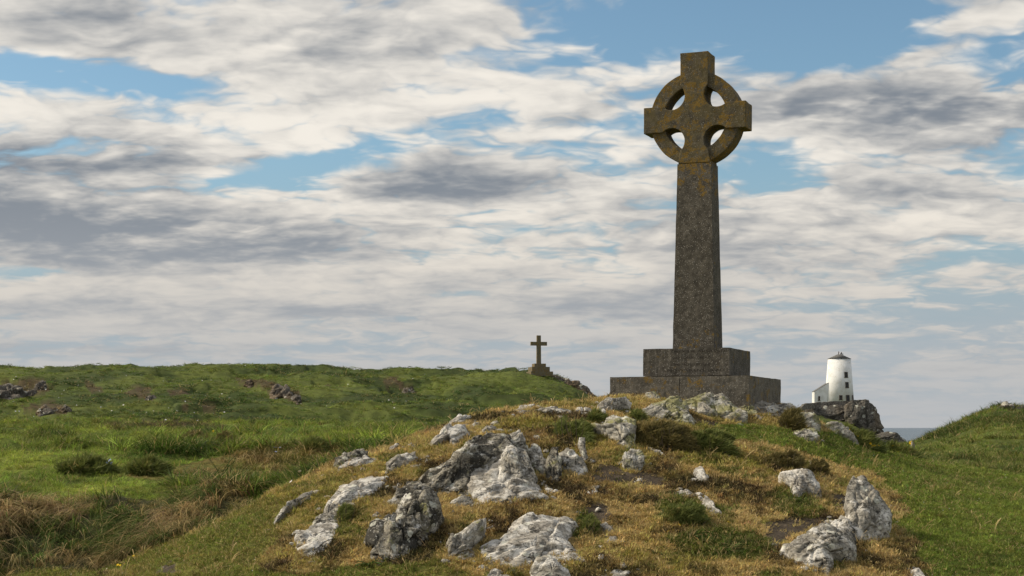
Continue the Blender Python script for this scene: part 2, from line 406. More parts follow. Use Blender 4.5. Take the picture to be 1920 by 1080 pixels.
def rock_mat(name, pale=0.5, black=0.3, olive=0.2, orange=0.03, base=(0.27, 0.255, 0.23), size=1.0, bumpd=0.014, ochre=0.0):
    m, w, b, out = new_mat(name)
    geo = w.n('ShaderNodeNewGeometry').outputs['Position']
    p = w.v('SCALE', geo, scale=1.0 / size)
    big = w.noise(p, 4, 5, 0.6, 0.3); mid = w.noise(p, 13, 6, 0.65, 0.2); fine = w.noise(p, 70, 4, 0.7)
    strat = w.noise(w.v('MULTIPLY', p, (5, 5, 22)), 2.2, 5, 0.6, 0.6)
    c = w.mix(w.ss(mid, 0.3, 0.7), tuple(x * 0.62 for x in base), tuple(x * 1.3 for x in base))
    c = w.mix(w.ss(strat, 0.45, 0.7, 0, 0.65), c, (0.13, 0.115, 0.095))
    c = w.mix(w.m('MULTIPLY', w.ss(w.noise(w.v('ADD', p, (3, 1, 9)), 7, 7, 0.68), 0.68 - 0.28 * pale, 0.78 - 0.28 * pale), 0.9), c, (0.64, 0.62, 0.58))
    c = w.mix(w.m('MULTIPLY', w.ss(w.noise(w.v('ADD', p, (13, 7, 2)), 5, 7, 0.66), 0.70 - 0.28 * olive, 0.80 - 0.28 * olive), 0.85), c, (0.22, 0.215, 0.085))
    c = w.mix(w.m('MULTIPLY', w.ss(w.noise(w.v('ADD', p, (1, 17, 5)), 6, 8, 0.70), 0.70 - 0.26 * black, 0.745 - 0.26 * black), 0.92), c, (0.035, 0.033, 0.028))
    c = w.mix(w.ss(w.noise(w.v('ADD', p, (31, 2, 5)), 45, 3, 0.6), 0.62 - 0.1 * black, 0.68 - 0.1 * black, 0, 0.75), c, (0.05, 0.047, 0.04))
    c = w.mix(w.ss(w.noise(w.v('ADD', p, (5, 27, 1)), 60, 3, 0.6), 0.64, 0.69, 0, 0.7), c, (0.72, 0.71, 0.68))
    c = w.mix(w.ss(w.noise(w.v('ADD', p, (2, 3, 41)), 9, 5, 0.6), 0.76 - 0.3 * orange, 0.80 - 0.3 * orange, 0, 0.8), c, (0.36, 0.22, 0.03))
    if ochre: c = w.mix(w.ss(w.noise(p, 2.5, 4, 0.6), 0.45, 0.62, 0, ochre), c, (0.20, 0.13, 0.06))
    cr = w.ss(w.m('ABSOLUTE', w.m('SUBTRACT', w.noise(w.v('MULTIPLY', w.v('ADD', p, (8, 3, 3)), (1, 1, 2.4)), 5, 6, 0.62, 0.5), 0.5)), 0.0, 0.016)
    c = w.mix(w.m('MULTIPLY', w.m('SUBTRACT', 1.0, cr), w.ss(big, 0.40, 0.6, 0, 0.85)), c, (0.03, 0.026, 0.022))
    # lichen rosettes and bedding planes
    pw = w.v('ADD', p, w.v('SCALE', w.noise(p, 9, 2, 0.5, out=1), scale=0.10))
    rz = w.m('MULTIPLY', w.ss(w.voro(pw, 11), 0.34, 0.27), w.m('GREATER_THAN', w.sep(w.voro(pw, 11, 'F1', 'Color'))[0], 0.66))
    c = w.mix(w.m('MULTIPLY', rz, 0.7), c, (0.60, 0.60, 0.52))
    bd = w.m('MULTIPLY_ADD', w.v('DOT_PRODUCT', p, (0.55, 0.25, 0.80)), 9.0, w.m('MULTIPLY', mid, 1.4))
    bl = w.ss(w.m('ABSOLUTE', w.m('SUBTRACT', w.m('FRACT', bd), 0.5)), 0.0, 0.05)
    bl = w.m('MAXIMUM', bl, w.ss(big, 0.60, 0.50))
    c = w.mix(w.m('MULTIPLY', w.m('SUBTRACT', 1.0, bl), 0.75), c, (0.05, 0.043, 0.035))
    w.link(c, b.inputs['Base Color'])
    cr = w.m('MULTIPLY', cr, w.m('MULTIPLY_ADD', bl, 0.8, 0.2))
    h = w.m('ADD', w.m('ADD', w.m('MULTIPLY', strat, 0.5), w.m('MULTIPLY', mid, 0.5)), w.m('ADD', w.m('MULTIPLY', fine, 0.35), w.m('MULTIPLY', cr, 0.25)))
    bump(w, b, h, 0.9, bumpd * size)
    return m
M = {}
M['pale'] = rock_mat('rock_pale', size=1.35, pale=0.76, black=0.32, olive=0.14, orange=0.0, base=(0.36, 0.335, 0.295))
M['grey'] = rock_mat('rock_grey', size=1.35, pale=0.64, black=0.46, olive=0.28, orange=0.0, base=(0.31, 0.29, 0.25))
M['knotted'] = rock_mat('rock_knotted', size=1.35, pale=0.6, black=0.76, olive=0.50, orange=0.0, base=(0.27, 0.25, 0.205), bumpd=0.03)
M['lichen'] = rock_mat('rock_lichen', pale=0.52, black=0.28, olive=0.80, orange=0.1, base=(0.36, 0.34, 0.29), size=1.7)
M['far'] = rock_mat('rock_far', pale=0.08, black=0.5, olive=0.2, orange=0.2, base=(0.15, 0.135, 0.115), size=9.0, bumpd=0.04, ochre=0.5)
M['head'] = rock_mat('rock_headland', pale=0.10, black=0.42, olive=0.15, orange=0.1, base=(0.15, 0.138, 0.12), size=16.0, bumpd=0.05, ochre=0.3)

def stone_mat(name, lichen_head=0.0, seed=0.0, streak=0.0, tone=1.0, ends=None):
    m, w, b, out = new_mat(name)
    p = w.v('ADD', w.n('ShaderNodeTexCoord').outputs['Object'], (seed, seed * 1.7, seed * 0.6))
    big = w.noise(p, 2.2, 5, 0.6, 0.2); mid = w.noise(p, 11, 6, 0.65); fine = w.noise(p, 95, 3, 0.7)
    c = w.mix(w.ss(mid, 0.32, 0.7), tuple(v * tone for v in (0.060, 0.054, 0.044)), tuple(v * tone for v in (0.128, 0.116, 0.096)))
    c = w.mix(w.ss(big, 0.45, 0.68, 0, 0.4), c, (0.036, 0.033, 0.028))
    if streak:
        st = w.noise(w.v('MULTIPLY', p, (16, 16, 1.6)), 1.6, 5, 0.65)
        c = w.mix(w.ss(st, 0.45, 0.65, 0, streak), c, (0.19, 0.175, 0.15))
    sp = w.voro(p, 54); spn = w.noise(p, 25, 2, 0.5)
    c = w.mix(w.m('MULTIPLY', w.ss(sp, 0.30, 0.12), w.ss(spn, 0.44, 0.52)), c, (0.50, 0.47, 0.42))
    c = w.mix(w.ss(fine, 0.56, 0.68, 0, 0.6), c, (0.035, 0.032, 0.028))
    if lichen_head > 0.7: c = w.mix(w.ss(w.noise(p, 6, 5, 0.65), 0.3, 0.65, 0.05, 0.55), c, (0.130, 0.102, 0.034))
    l1 = w.noise(w.v('ADD', p, (3.1, 7.7, 1.2)), 5.2, 8, 0.70, 0.35)
    t = 0.66 - 0.21 * lichen_head
    if ends:
        zz = w.sep(w.n('ShaderNodeTexCoord').outputs['Object'])[2]
        l1 = w.m('ADD', l1, w.m('ADD', w.ss(zz, ends[1] - 1.0, ends[1], 0, 0.15), w.ss(zz, ends[0] + 0.5, ends[0], 0, 0.13)))
    lm = w.m('MULTIPLY', w.ss(l1, t, t + 0.055), w.ss(w.noise(p, 34, 3, 0.6), 0.36, 0.52))
    c = w.mix(w.m('MULTIPLY', lm, 0.85), c, (0.20, 0.125, 0.022))
    w.link(c, b.inputs['Base Color'])
    bump(w, b, w.m('ADD', mid, w.m('MULTIPLY', fine, 0.45)), 0.9, 0.012)
    return m
M['stone_head'] = stone_mat('weathered_stone_lichen', 0.80, 0.0)
M['stone_step'] = stone_mat('weathered_stone_step', 0.50, 9.0, 0.5, 1.35)
M['stone_plinth'] = stone_mat('weathered_stone_plinth', 0.36, 3.0, 0.4, 0.95)
M['stone_far'] = stone_mat('brown_stone', 0.75, 2.0, 0.0, 1.9)

def plain(name, c, rough=0.8, var=0.25, scale=6.0, bumpd=0.0, c2=None):
    m, w, b, out = new_mat(name)
    p = w.n('ShaderNodeTexCoord').outputs['Object']
    n = w.noise(p, scale, 5, 0.6)
    w.link(w.mix(w.ss(n, 0.3, 0.7), tuple(x * (1 - var) for x in c), c2 or tuple(min(x * (1 + var), 0.95) for x in c)), b.inputs['Base Color'])
    b.inputs['Roughness'].default_value = rough
    if bumpd: bump(w, b, n, 0.8, bumpd)
    return m
def limewash():
    m, w, b, out = new_mat('limewashed_render')
    p = w.n('ShaderNodeTexCoord').outputs['Object']
    n = w.noise(p, 0.5, 6, 0.65); n2 = w.noise(p, 2.2, 6, 0.7)
    c = w.mix(w.ss(n, 0.42, 0.7), (0.80, 0.81, 0.82), (0.62, 0.62, 0.60))
    c = w.mix(w.ss(n2, 0.60, 0.70, 0, 0.6), c, (0.42, 0.34, 0.22))
    w.link(c, b.inputs['Base Color']); bump(w, b, n2, 0.6, 0.05); return m
M['white'] = limewash()
M['slate'] = plain('roof_slate', (0.13, 0.128, 0.125), 0.7, 0.25, 3)
M['pane'] = plain('dark_window', (0.02, 0.02, 0.022), 0.2, 0.3, 3)
M['frame'] = plain('brown_frame', (0.11, 0.085, 0.06), 0.7)
M['pot'] = plain('chimney_pot', (0.07, 0.05, 0.04), 0.8)
M['wood'] = plain('grey_timber', (0.27, 0.24, 0.19), 0.9, 0.35, 18, 0.01)
M['yellow'] = plain('yellow_petal', (0.78, 0.52, 0.01), 0.7, 0.15)
M['daisy'] = plain('white_petal', (0.78, 0.76, 0.76), 0.7, 0.08)
M['blue'] = plain('blue_petal', (0.26, 0.31, 0.52), 0.7, 0.2)
M['recess_shade'] = plain('dark_recess_shade', (0.025, 0.023, 0.02), 0.95, 0.2)  # dark colour for the shade in lettering and under the plinth

def drywall():
    m, w, b, out = new_mat('dry_stone_masonry')
    p = w.n('ShaderNodeTexCoord').outputs['Object']
    q = w.v('MULTIPLY', p, (1, 1, 1.6))
    v = w.voro(q, 2.3, 'DISTANCE_TO_EDGE'); cc = w.voro(q, 2.3, 'F1', 'Color')
    g = w.sep(cc)[0]
    c = w.mix(g, (0.13, 0.115, 0.095), (0.30, 0.275, 0.235))
    c = w.mix(w.ss(v, 0.07, 0.0), c, (0.05, 0.045, 0.04))
    w.link(c, b.inputs['Base Color']); bump(w, b, w.ss(v, 0, 0.12), 1.0, 0.08); return m
M['masonry'] = drywall()

def sea_mat():
    m, w, b, out = new_mat('sea_water')
    p = w.n('ShaderNodeNewGeometry').outputs['Position']
    n = w.noise(w.v('MULTIPLY', p, (0.05, 0.022, 1)), 1.0, 8, 0.68, 0.3)
    n2 = w.noise(w.v('MULTIPLY', p, (0.012, 0.004, 1)), 1.0, 5, 0.6)
    c = w.mix(w.ss(n2, 0.35, 0.65), (0.045, 0.075, 0.105), (0.075, 0.11, 0.14))
    foam = w.ss(w.noise(w.v('MULTIPLY', p, (0.08, 0.02, 1)), 1.0, 6, 0.75), 0.64, 0.70, 0, 0.5)
    c = w.mix(foam, c, (0.5, 0.52, 0.54))
    w.link(c, b.inputs['Base Color']); b.inputs['Roughness'].default_value = 0.28; b.inputs['Specular IOR Level'].default_value = 0.5
    bump(w, b, n, 1.0, 6.0)
    return m
M['sea'] = sea_mat()

def ground_mat():
    m, w, b, out = new_mat('turf_and_soil')
    a = w.attr('gcol').outputs['Color']
    p = w.n('ShaderNodeNewGeometry').outputs['Position']
    d = w.m('MAXIMUM', w.m('MULTIPLY', w.v('LENGTH', p), 0.12), 1.0)
    n = w.noise(p, 9, 4, 0.7); n2 = w.noise(p, 60, 2, 0.7); n3 = w.noise(p, 0.8, 4, 0.66)
    k = w.m('MULTIPLY', w.ss(n, 0.25, 0.75, 0.62, 1.35), w.ss(n2, 0.3, 0.7, 0.7, 1.3))
    k = w.m('MULTIPLY', k, w.ss(n3, 0.3, 0.7, 0.72, 1.28))
    nd = w.n('ShaderNodeVectorMath', operation='SCALE'); w.link(a, nd.inputs[0]); w.link(k, nd.inputs['Scale'])
    w.link(nd.outputs[0], b.inputs['Base Color']); b.inputs['Specular IOR Level'].default_value = 0.1
    bump(w, b, w.m('ADD', n, w.m('ADD', w.m('MULTIPLY', n2, 0.4), w.m('MULTIPLY', n3, 3.0))), 0.8, 0.05)
    return m
M['ground'] = ground_mat()

def grass_mat():
    """blades: colour of the plant comes with each tuft, straw share with its alpha, each blade varies"""
    m, w, b, out = new_mat('grass_blades')
    a = w.attr('col', 'INSTANCER'); bv = w.attr('bvar').outputs['Fac']
    c = a.outputs['Color']; dry = a.outputs['Alpha']
    straw = w.mix(w.ss(bv, 0.0, 1.0), (0.40, 0.29, 0.12), (0.60, 0.47, 0.24))
    isdry = w.m('LESS_THAN', w.m('FRACT', w.m('MULTIPLY', bv, 7.31)), dry)
    nd = w.n('ShaderNodeVectorMath', operation='SCALE'); w.link(c, nd.inputs[0]); w.link(w.ss(bv, 0, 1, 0.62, 1.45), nd.inputs['Scale'])
    cc = w.mix(isdry, nd.outputs[0], straw)
    w.link(cc, b.inputs['Base Color']); b.inputs['Roughness'].default_value = 0.65; b.inputs['Specular IOR Level'].default_value = 0.2
    tr = w.n('ShaderNodeBsdfTranslucent'); w.link(cc, tr.inputs[0])
    mx = w.n('ShaderNodeMixShader'); mx.inputs[0].default_value = 0.38
    w.link(b.outputs[0], mx.inputs[1]); w.link(tr.outputs[0], mx.inputs[2]); w.link(mx.outputs[0], out.inputs[0])
    return m
M['grass'] = grass_mat()
def bush_mat(name, c1, c2, c3):
    m, w, b, out = new_mat(name)
    bv = w.attr('bvar').outputs['Fac']
    c = w.mix(w.ss(bv, 0.1, 0.75), c1, c2); c = w.mix(w.ss(bv, 0.8, 0.95), c, c3)
    w.link(c, b.inputs['Base Color']); b.inputs['Roughness'].default_value = 0.7
    tr = w.n('ShaderNodeBsdfTranslucent'); w.link(c, tr.inputs[0])
    mx = w.n('ShaderNodeMixShader'); mx.inputs[0].default_value = 0.25
    w.link(b.outputs[0], mx.inputs[1]); w.link(tr.outputs[0], mx.inputs[2]); w.link(mx.outputs[0], out.inputs[0])
    return m
M['gorse'] = bush_mat('gorse_needles', (0.09, 0.115, 0.028), (0.19, 0.215, 0.055), (0.38, 0.30, 0.11))
M['heather'] = bush_mat('heather_sprigs', (0.095, 0.085, 0.03), (0.20, 0.165, 0.055), (0.42, 0.31, 0.13))
M['leaf'] = bush_mat('broad_leaf', (0.03, 0.055, 0.012), (0.07, 0.12, 0.025), (0.1, 0.14, 0.04))

# ------------------------------------------------------------------ what grows where (in plan, surveyed through the same sight lines)
RIDGE_PX = np.array([-500, 400, 520, 640, 800, 900, 1000, 1100, 1200, 1300, 1400, 1500, 1600, 1700, 1800, 2400])
RIDGE_D = np.array([D(v) for v in [7.2, 7.3, 7.8, 8.8, 9.9, 10.2, 10.4, 11.8, 13.6, 14.8, 14.8, 14.3, 14.2, 14.6, 15.2, 16.2]])
LAWN = [(1330, 793), (1400, 800), (1490, 812), (1560, 812), (1600, 800), (1720, 810), (1950, 840), (2700, 880), (2700, 1400), (1790, 1400), (1740, 1050), (1690, 985), (1680, 930), (1625, 882), (1540, 866), (1440, 838), (1382, 826)]
STRIP = [(-200, 1300), (-200, 1060), (190, 1078), (300, 1030), (420, 975), (510, 925), (540, 960), (520, 1000), (510, 1060), (560, 1090), (700, 1060), (800, 1040), (860, 1060), (900, 1090), (880, 1300)]
SOIL = [[(1110, 905), (1125, 870), (1165, 862), (1185, 885), (1215, 880), (1258, 898), (1240, 912), (1180, 915), (1130, 912)],
        [(1110, 960), (1135, 945), (1160, 965), (1150, 990), (1125, 985)], [(1455, 985), (1500, 970), (1560, 965), (1570, 985), (1500, 1005), (1462, 1020)],
        [(290, 1075), (325, 1050), (350, 1055), (330, 1080)], [(1300, 780), (1360, 792), (1330, 800), (1290, 790)], [(1560, 925), (1595, 930), (1590, 960), (1560, 965)]]
VBROWN = [(240, 895), (330, 875), (450, 850), (560, 838), (640, 842), (660, 858), (590, 882), (460, 900), (330, 912)]
GREENDARK = [[(1230, 935), (1290, 920), (1330, 940), (1320, 975), (1270, 985), (1230, 965)], [(1440, 930), (1480, 920), (1530, 935), (1520, 965), (1470, 970), (1440, 955)],
             [(1090, 970), (1115, 960), (1125, 985), (1110, 1005)], [(1240, 1000), (1360, 985), (1480, 1010), (1400, 1060), (1280, 1050)]]
HBROWN = [[(230, 738), (260, 722), (285, 727), (282, 740), (300, 748), (290, 752), (270, 748)], [(704, 712), (735, 706), (770, 722), (778, 735), (750, 733), (720, 722)],
          [(310, 730), (350, 728), (355, 740), (330, 742)], [(160, 715), (180, 717), (195, 735), (180, 740), (160, 728)], [(35, 760), (90, 752), (135, 765), (120, 778), (60, 775)],
          [(0, 715), (40, 712), (85, 715), (100, 730), (60, 742), (0, 748)], [(440, 708), (500, 712), (560, 735), (565, 756), (540, 750), (500, 728), (450, 722)],
          [(600, 716), (622, 716), (616, 724)], [(330, 755), (360, 756), (350, 765)], [(380, 755), (410, 757), (400, 775), (385, 770)],
          [(165, 800), (260, 795), (400, 797), (440, 802), (430, 808), (300, 806), (200, 805)]]
def terrain_kind(x, y, z):
    px, py = proj(x, y, z)
    o = None; py_ = paces(y)
    jx = px + 22 * fbm(x * 1.4, y * 1.4, o, 3, 71) * np.clip(12 / np.maximum(py_, 3), 0.3, 3)
    jy = py + 9 * fbm(x * 1.4 + 9, y * 1.4, o, 3, 72) * np.clip(12 / np.maximum(py_, 3), 0.3, 3)
    rd = np.interp(px, RIDGE_PX, RIDGE_D)
    mound = y < rd + 0.4
    k = {'px': px, 'py': py, 'mound': mound}
    k['lawn'] = mound & inpoly(jx, jy, LAWN)
    k['strip'] = mound & inpoly(jx, jy, STRIP)
    s = np.zeros(x.shape, bool)
    for q in SOIL: s |= inpoly(jx, jy, q)
    k['soil'] = mound & s
    g = np.zeros(x.shape, bool)
    for q in GREENDARK: g |= inpoly(jx, jy, q)
    k['green'] = mound & g
    k['vbrown'] = ~mound & (py_ < 60) & inpoly(jx, jy, VBROWN)
    hb = np.zeros(x.shape, bool)
    for q in HBROWN: hb |= inpoly(px + 10 * fbm(x * .4, y * .4, o, 3, 73), py + 4 * fbm(x * .4 + 9, y * .4, o, 3, 74), q)
    k['hbrown'] = (py_ > 35) & hb
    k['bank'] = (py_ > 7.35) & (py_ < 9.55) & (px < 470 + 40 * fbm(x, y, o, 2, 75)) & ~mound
    k['hill'] = ~mound & (py_ > 66) & (px < 1250)
    k['right'] = ~mound & (px > 1480)
    return k
def plant_colour(x, y, z, k):
    """albedo of the sward and the share of straw in it"""
    o = None; n = len(x)
    c = np.zeros((n, 3)); dry = np.zeros(n)
    n1 = fbm(x * 0.9, y * 0.9, o, 4, 41); n2 = fbm(x * 3.1, y * 3.1, o, 3, 43); n3 = fbm(x * 0.13, y * 0.17, o, 4, 47)
    def put(msk, a, b, t, d):
        t = np.clip(t, 0, 1)[:, None]
        cc = np.array(a)[None] * (1 - t) + np.array(b)[None] * t
        c[msk] = cc[msk]; dry[msk] = np.broadcast_to(d, (n,))[msk]
    allm = np.ones(n, bool)
    # valley and hills: lush green with patches of rank and of olive grass
    put(allm, (0.25, 0.31, 0.05), (0.095, 0.15, 0.028), 0.42 + n1 * 1.2 + n3 * 1.1, 0.06 + 0.12 * np.clip(n2 + 0.2, 0, 1))
    put(k['hill'], (0.160, 0.200, 0.044), (0.060, 0.098, 0.024), 0.5 + n3 * 2.8 + n1 * 0.5, 0.04 + 0.25 * np.clip(n3, 0, 1))
    put(k['right'], (0.165, 0.205, 0.040), (0.075, 0.115, 0.026), 0.48 + n3 * 1.6 + n1 * 0.9, 0.12)
    put(k['vbrown'], (0.24, 0.175, 0.06), (0.17, 0.19, 0.045), 0.5 + n2, 0.2)
    put(k['hbrown'], (0.12, 0.088, 0.05), (0.09, 0.095, 0.035), 0.35 + n2, 0.12)
    put(k['bank'], (0.09, 0.12, 0.026), (0.16, 0.12, 0.055), 0.45 + n2 * 1.2 + n1 * 0.6, 0.25)
    # the knoll: straw mat, olive moss, brown heather litter
    put(k['mound'], (0.56, 0.435, 0.175), (0.29, 0.265, 0.066), 0.40 + n1 * 1.2 + n2 * 1.0, np.clip(0.40 - n1 * 0.7, 0.08, 0.7))
    nd = fbm(x * 2.1 + 31, y * 2.1, o, 4, 55, 0.6)
    put(k['mound'] & (nd > 0.10), (0.29, 0.205, 0.082), (0.17, 0.145, 0.045), 0.4 + n2, 0.16)
    put(k['mound'] & (nd > 0.26), (0.085, 0.06, 0.03), (0.065, 0.06, 0.022), 0.4 + n2, 0.10)
    put(k['mound'] & (nd < -0.33), (0.15, 0.17, 0.04), (0.20, 0.18, 0.05), 0.4 + n2, 0.18)
    put(k['green'], (0.145, 0.165, 0.036), (0.08, 0.11, 0.025), 0.5 + n2, 0.15)
    put(k['strip'], (0.175, 0.205, 0.042), (0.26, 0.215, 0.07), 0.4 + n1 * 0.9 + n2 * 0.5, 0.16)
    put(k['lawn'], (0.20, 0.25, 0.046), (0.13, 0.175, 0.034), 0.5 + n1 * 0.7 + n2 * 0.6, np.clip(0.07 + 0.22 * n1 + 0.14 * sstep(k['px'], 1780, 1600) * sstep(k['py'], 880, 1000), 0.03, 0.4))
    return c, dry

# ------------------------------------------------------------------ ground and sea
def build_ground():
    a1 = np.radians(np.arange(-23, 23.01, 0.072))
    a0 = np.radians(np.concatenate([np.arange(-180, -23, 3.925), np.arange(26, 180, 3.85)]))
    az = np.concatenate([a0[a0 < 0], a1, a0[a0 > 0]])
    r = np.concatenate([[0.4, 2, 4, 6, 8, 10, 12, 13.5], np.exp(np.linspace(math.log(14.6), math.log(28), 210)), np.exp(np.linspace(math.log(28.3), math.log(400), 190)), [420, 450, 500, 560, 640, 740, 860]])
    A, RR = np.meshgrid(az, r, indexing='ij')
    X, Y = RR * np.sin(A), RR * np.cos(A)
    Z = height(X, Y)
    nA, nR = A.shape
    idx = np.arange(nA * nR).reshape(nA, nR)
    nx = np.roll(idx, -1, axis=0)
    q = np.stack([idx[:, :-1], nx[:, :-1], nx[:, 1:], idx[:, 1:]], -1).reshape(-1, 4)[:, ::-1]
    v = np.stack([X.ravel(), Y.ravel(), Z.ravel()], 1)
    c0 = len(v); v = np.vstack([v, [[0, 0, float(height(np.array([0.0]), np.array([0.0]))[0])]]])
    o = np_mesh('ground', v, q, M['ground'])
    x, y, z = v[:, 0], np.maximum(v[:, 1], 0.5), v[:, 2]
    k = terrain_kind(x, y, z); cc, dry = plant_colour(x, y, z, k)
    st = np.array([0.27, 0.19, 0.08])
    g = cc * (1 - dry[:, None] * 0.6) + st * dry[:, None] * 0.6
    g[k['mound']] *= 0.72; g[~k['mound']] *= 0.55  # beyond the knoll, the tufts' self-shadowing is put into the ground colour
    g[k['soil']] = (0.075, 0.06, 0.045)
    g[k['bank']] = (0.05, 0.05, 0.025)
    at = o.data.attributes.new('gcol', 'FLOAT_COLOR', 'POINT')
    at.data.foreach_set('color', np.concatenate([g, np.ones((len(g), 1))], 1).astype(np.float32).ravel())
    tag(o, 'grassy land of knoll, hollow and low hills', 'ground', kind='structure')
build_ground()
def build_sea():
    ys = np.concatenate([[-600, 60], np.geomspace(120, 60000, 70)]); xs = np.linspace(-1, 1, 41)
    V = []
    for yy in ys:
        wd = max(900, yy * 1.3)
        for xx in xs: V.append((xx * wd, yy, 0.0))
    n = len(xs); q = [(i * n + j, i * n + j + 1, (i + 1) * n + j + 1, (i + 1) * n + j) for i in range(len(ys) - 1) for j in range(n - 1)]
    o = np_mesh('sea', np.array(V, float), np.array(q), M['sea'])
    tag(o, 'blue grey sea with small waves out to the horizon', 'sea', kind='structure')
build_sea()

# ------------------------------------------------------------------ rocks
rng = np.random.default_rng(7)
ROCK_AREAS = []
def plane_frame(poly, tilt, d=None, sink=2):
    pa = np.array(poly, float); ymax = pa[:, 1].max(); ymin = pa[:, 1].min()
    low = pa[pa[:, 1] > ymax - 0.3 * (ymax - ymin)]
    bx = low[:, 0].mean()
    if d is None: a = hit(bx, ymax - sink)
    else: a = P(bx, ymax - sink, d)
    t = R(tilt); e1 = Vector((1, 0, 0)); e2 = Vector((0, math.sin(t), math.cos(t))); n = Vector((0, -math.cos(t), math.sin(t)))
    o = Vector((0, 0, EYE)); uv = []
    for x, y in poly:
        v = ray(x, y); s = (a - o).dot(n) / v.dot(n); p = o + v * s - a
        uv.append((p.dot(e1), p.dot(e2)))
    return a, e1, e2, n, np.array(uv)
def star(uv, nlon, cen=None):
    x, y = uv[:, 0], uv[:, 1]; x1, y1 = np.roll(x, -1), np.roll(y, -1)
    cr = x * y1 - x1 * y; A = cr.sum() / 2
    c = np.array([((x + x1) * cr).sum(), ((y + y1) * cr).sum()]) / (6 * A) if cen is None else np.array(cen)
    th = np.linspace(0, 2 * math.pi, nlon, endpoint=False)
    A0 = uv - c; B0 = np.roll(uv, -1, 0) - c; E = B0 - A0
    dx, dy = np.cos(th)[:, None], np.sin(th)[:, None]
    den = dx * E[:, 1] - dy * E[:, 0]; den = np.where(np.abs(den) < 1e-12, 1e-12, den)
    s = (A0[:, 0] * E[:, 1] - A0[:, 1] * E[:, 0]) / den; u = (A0[:, 0] * dy - A0[:, 1] * dx) / den
    rad = np.where((s > 0) & (u >= -1e-6) & (u <= 1 + 1e-6), s, 0).max(1)
    if (rad == 0).any(): rad[rad == 0] = rad[rad > 0].mean()
    return c, th, rad
def rock(name, poly, label, mat='grey', tilt=62, front=0.26, back=1.1, parent=None, rough=0.055, strata=35.0, d=None, group=None, nlon=120, nlat=54, e=0.40, facets=12, strat_amp=0.6, cat='rock', seed=None, jagged=0.13):
    seed = int(rng.integers(1, 9999)) if seed is None else seed
    a, e1, e2, n, uv = plane_frame(poly, tilt, d)
    W, H = np.ptp(uv[:, 0]), np.ptp(uv[:, 1])
    lowv = uv[:, 1] < uv[:, 1].min() + 0.3 * H
    uv[lowv, 1] -= 0.12 * H                                   # bed it into the turf
    c, th, rad = star(uv, nlon)
    s = math.sqrt(max(W, 1e-3) * max(H, 1e-3)); mn = min(W, H)
    cx_, cy_ = np.cos(th) * rad / s, np.sin(th) * rad / s
    jag, _e = cells(cx_ * 3.2 + seed, cy_ * 3.2, cx_ * 0, seed + 3)
    rad = rad * (1 + jagged * (jag - 0.5) + 0.6 * jagged * fbm(cx_ * 5, cy_ * 5, cx_ * 0 + 0.5, 3, seed + 4))
    ph = np.linspace(-math.pi / 2, math.pi / 2, nlat)
    PH, TH = np.meshgrid(ph, th, indexing='ij')
    se = lambda v: np.sign(v) * np.abs(v) ** e
    rr = np.clip(np.cos(PH), 0, 1) ** e
    nu, nv, nw = rr * np.cos(TH), rr * np.sin(TH), se(np.sin(PH))
    lr = np.random.default_rng(seed)
    for _ in range(facets):                                   # flat broken faces
        v = lr.normal(size=3); v[2] = abs(v[2]) + 0.85; v /= np.linalg.norm(v)
        k = nu * v[0] + nv * v[1] + nw * v[2]
        dist = lr.uniform(0.55, 0.85); ex = np.maximum(k - dist, 0) * 0.95
        nu, nv, nw = nu - ex * v[0], nv - ex * v[1], nw - ex * v[2]
    q = np.hypot(nu, nv); ang = np.arctan2(nv, nu) % (2 * math.pi)
    RAD = np.interp(ang.ravel(), np.append(th, 2 * math.pi), np.append(rad, rad[0])).reshape(q.shape)
    T = np.where(nw > 0, front, back) * mn * 0.6
    U, V, Wd = c[0] + 1.06 * q * RAD * np.cos(ang), c[1] + 1.06 * q * RAD * np.sin(ang), nw * T
    # surface: lumps, beds and breaks
    X, Y, Z = U / s, V / s, Wd / s
    ca, sa = math.cos(R(strata)), math.sin(R(strata))
    wx, wy = 0.10 * fbm(X * 2.2, Y * 2.2, Z * 2.2, 3, seed + 5), 0.10 * fbm(X * 2.2 + 7, Y * 2.2, Z * 2.2, 3, seed + 6)
    A, B = (X + wx) * ca + (Y + wy) * sa, -(X + wx) * sa + (Y + wy) * ca
    cv, ce = cells(A * 2.0, B * 4.6, Z * 2.6, seed + 31); cv2, ce2 = cells(A * 4.5, B * 11.0, Z * 6, seed + 37)
    disp = rough * (1.0 * fbm(X * 2.3, Y * 2.3, Z * 2.3, 5, seed, 0.58)
                    + strat_amp * 0.7 * ridged(A * 1.3, B * 7.0, Z * 2.0, 4, seed + 3)
                    + 1.9 * (cv - 0.5) - 1.0 * (1 - sstep(ce, 0.0, 0.12)) + 0.35 * (cv2 - 0.5) - 0.2 * (1 - sstep(ce2, 0, 0.2))
                    + 0.18 * ridged(X * 6, Y * 6, Z * 6, 3, seed + 9))
    nn = np.stack([nu, nv, nw]); nn = nn / np.maximum(np.linalg.norm(nn, axis=0), 1e-6)
    U, V, Wd = U + nn[0] * disp * s * 0.75, V + nn[1] * disp * s * 0.75, Wd + nn[2] * disp * s
    E1, E2, N = np.array(e1), np.array(e2), np.array(n)
    co = U[..., None] * E1 + V[..., None] * E2 + Wd[..., None] * N
    idx = np.arange(nlat * nlon).reshape(nlat, nlon); nx = np.roll(idx, -1, 1)
    f = np.stack([idx[:-1], nx[:-1], nx[1:], idx[1:]], -1).reshape(-1, 4)
    o = np_mesh(name, co.reshape(-1, 3), f, M[mat], None, True)
    bm = bmesh.new(); bm.from_mesh(o.data); bmesh.ops.remove_doubles(bm, verts=bm.verts, dist=s * 1e-4); bmesh.ops.recalc_face_normals(bm, faces=bm.faces); bm.to_mesh(o.data); bm.free()
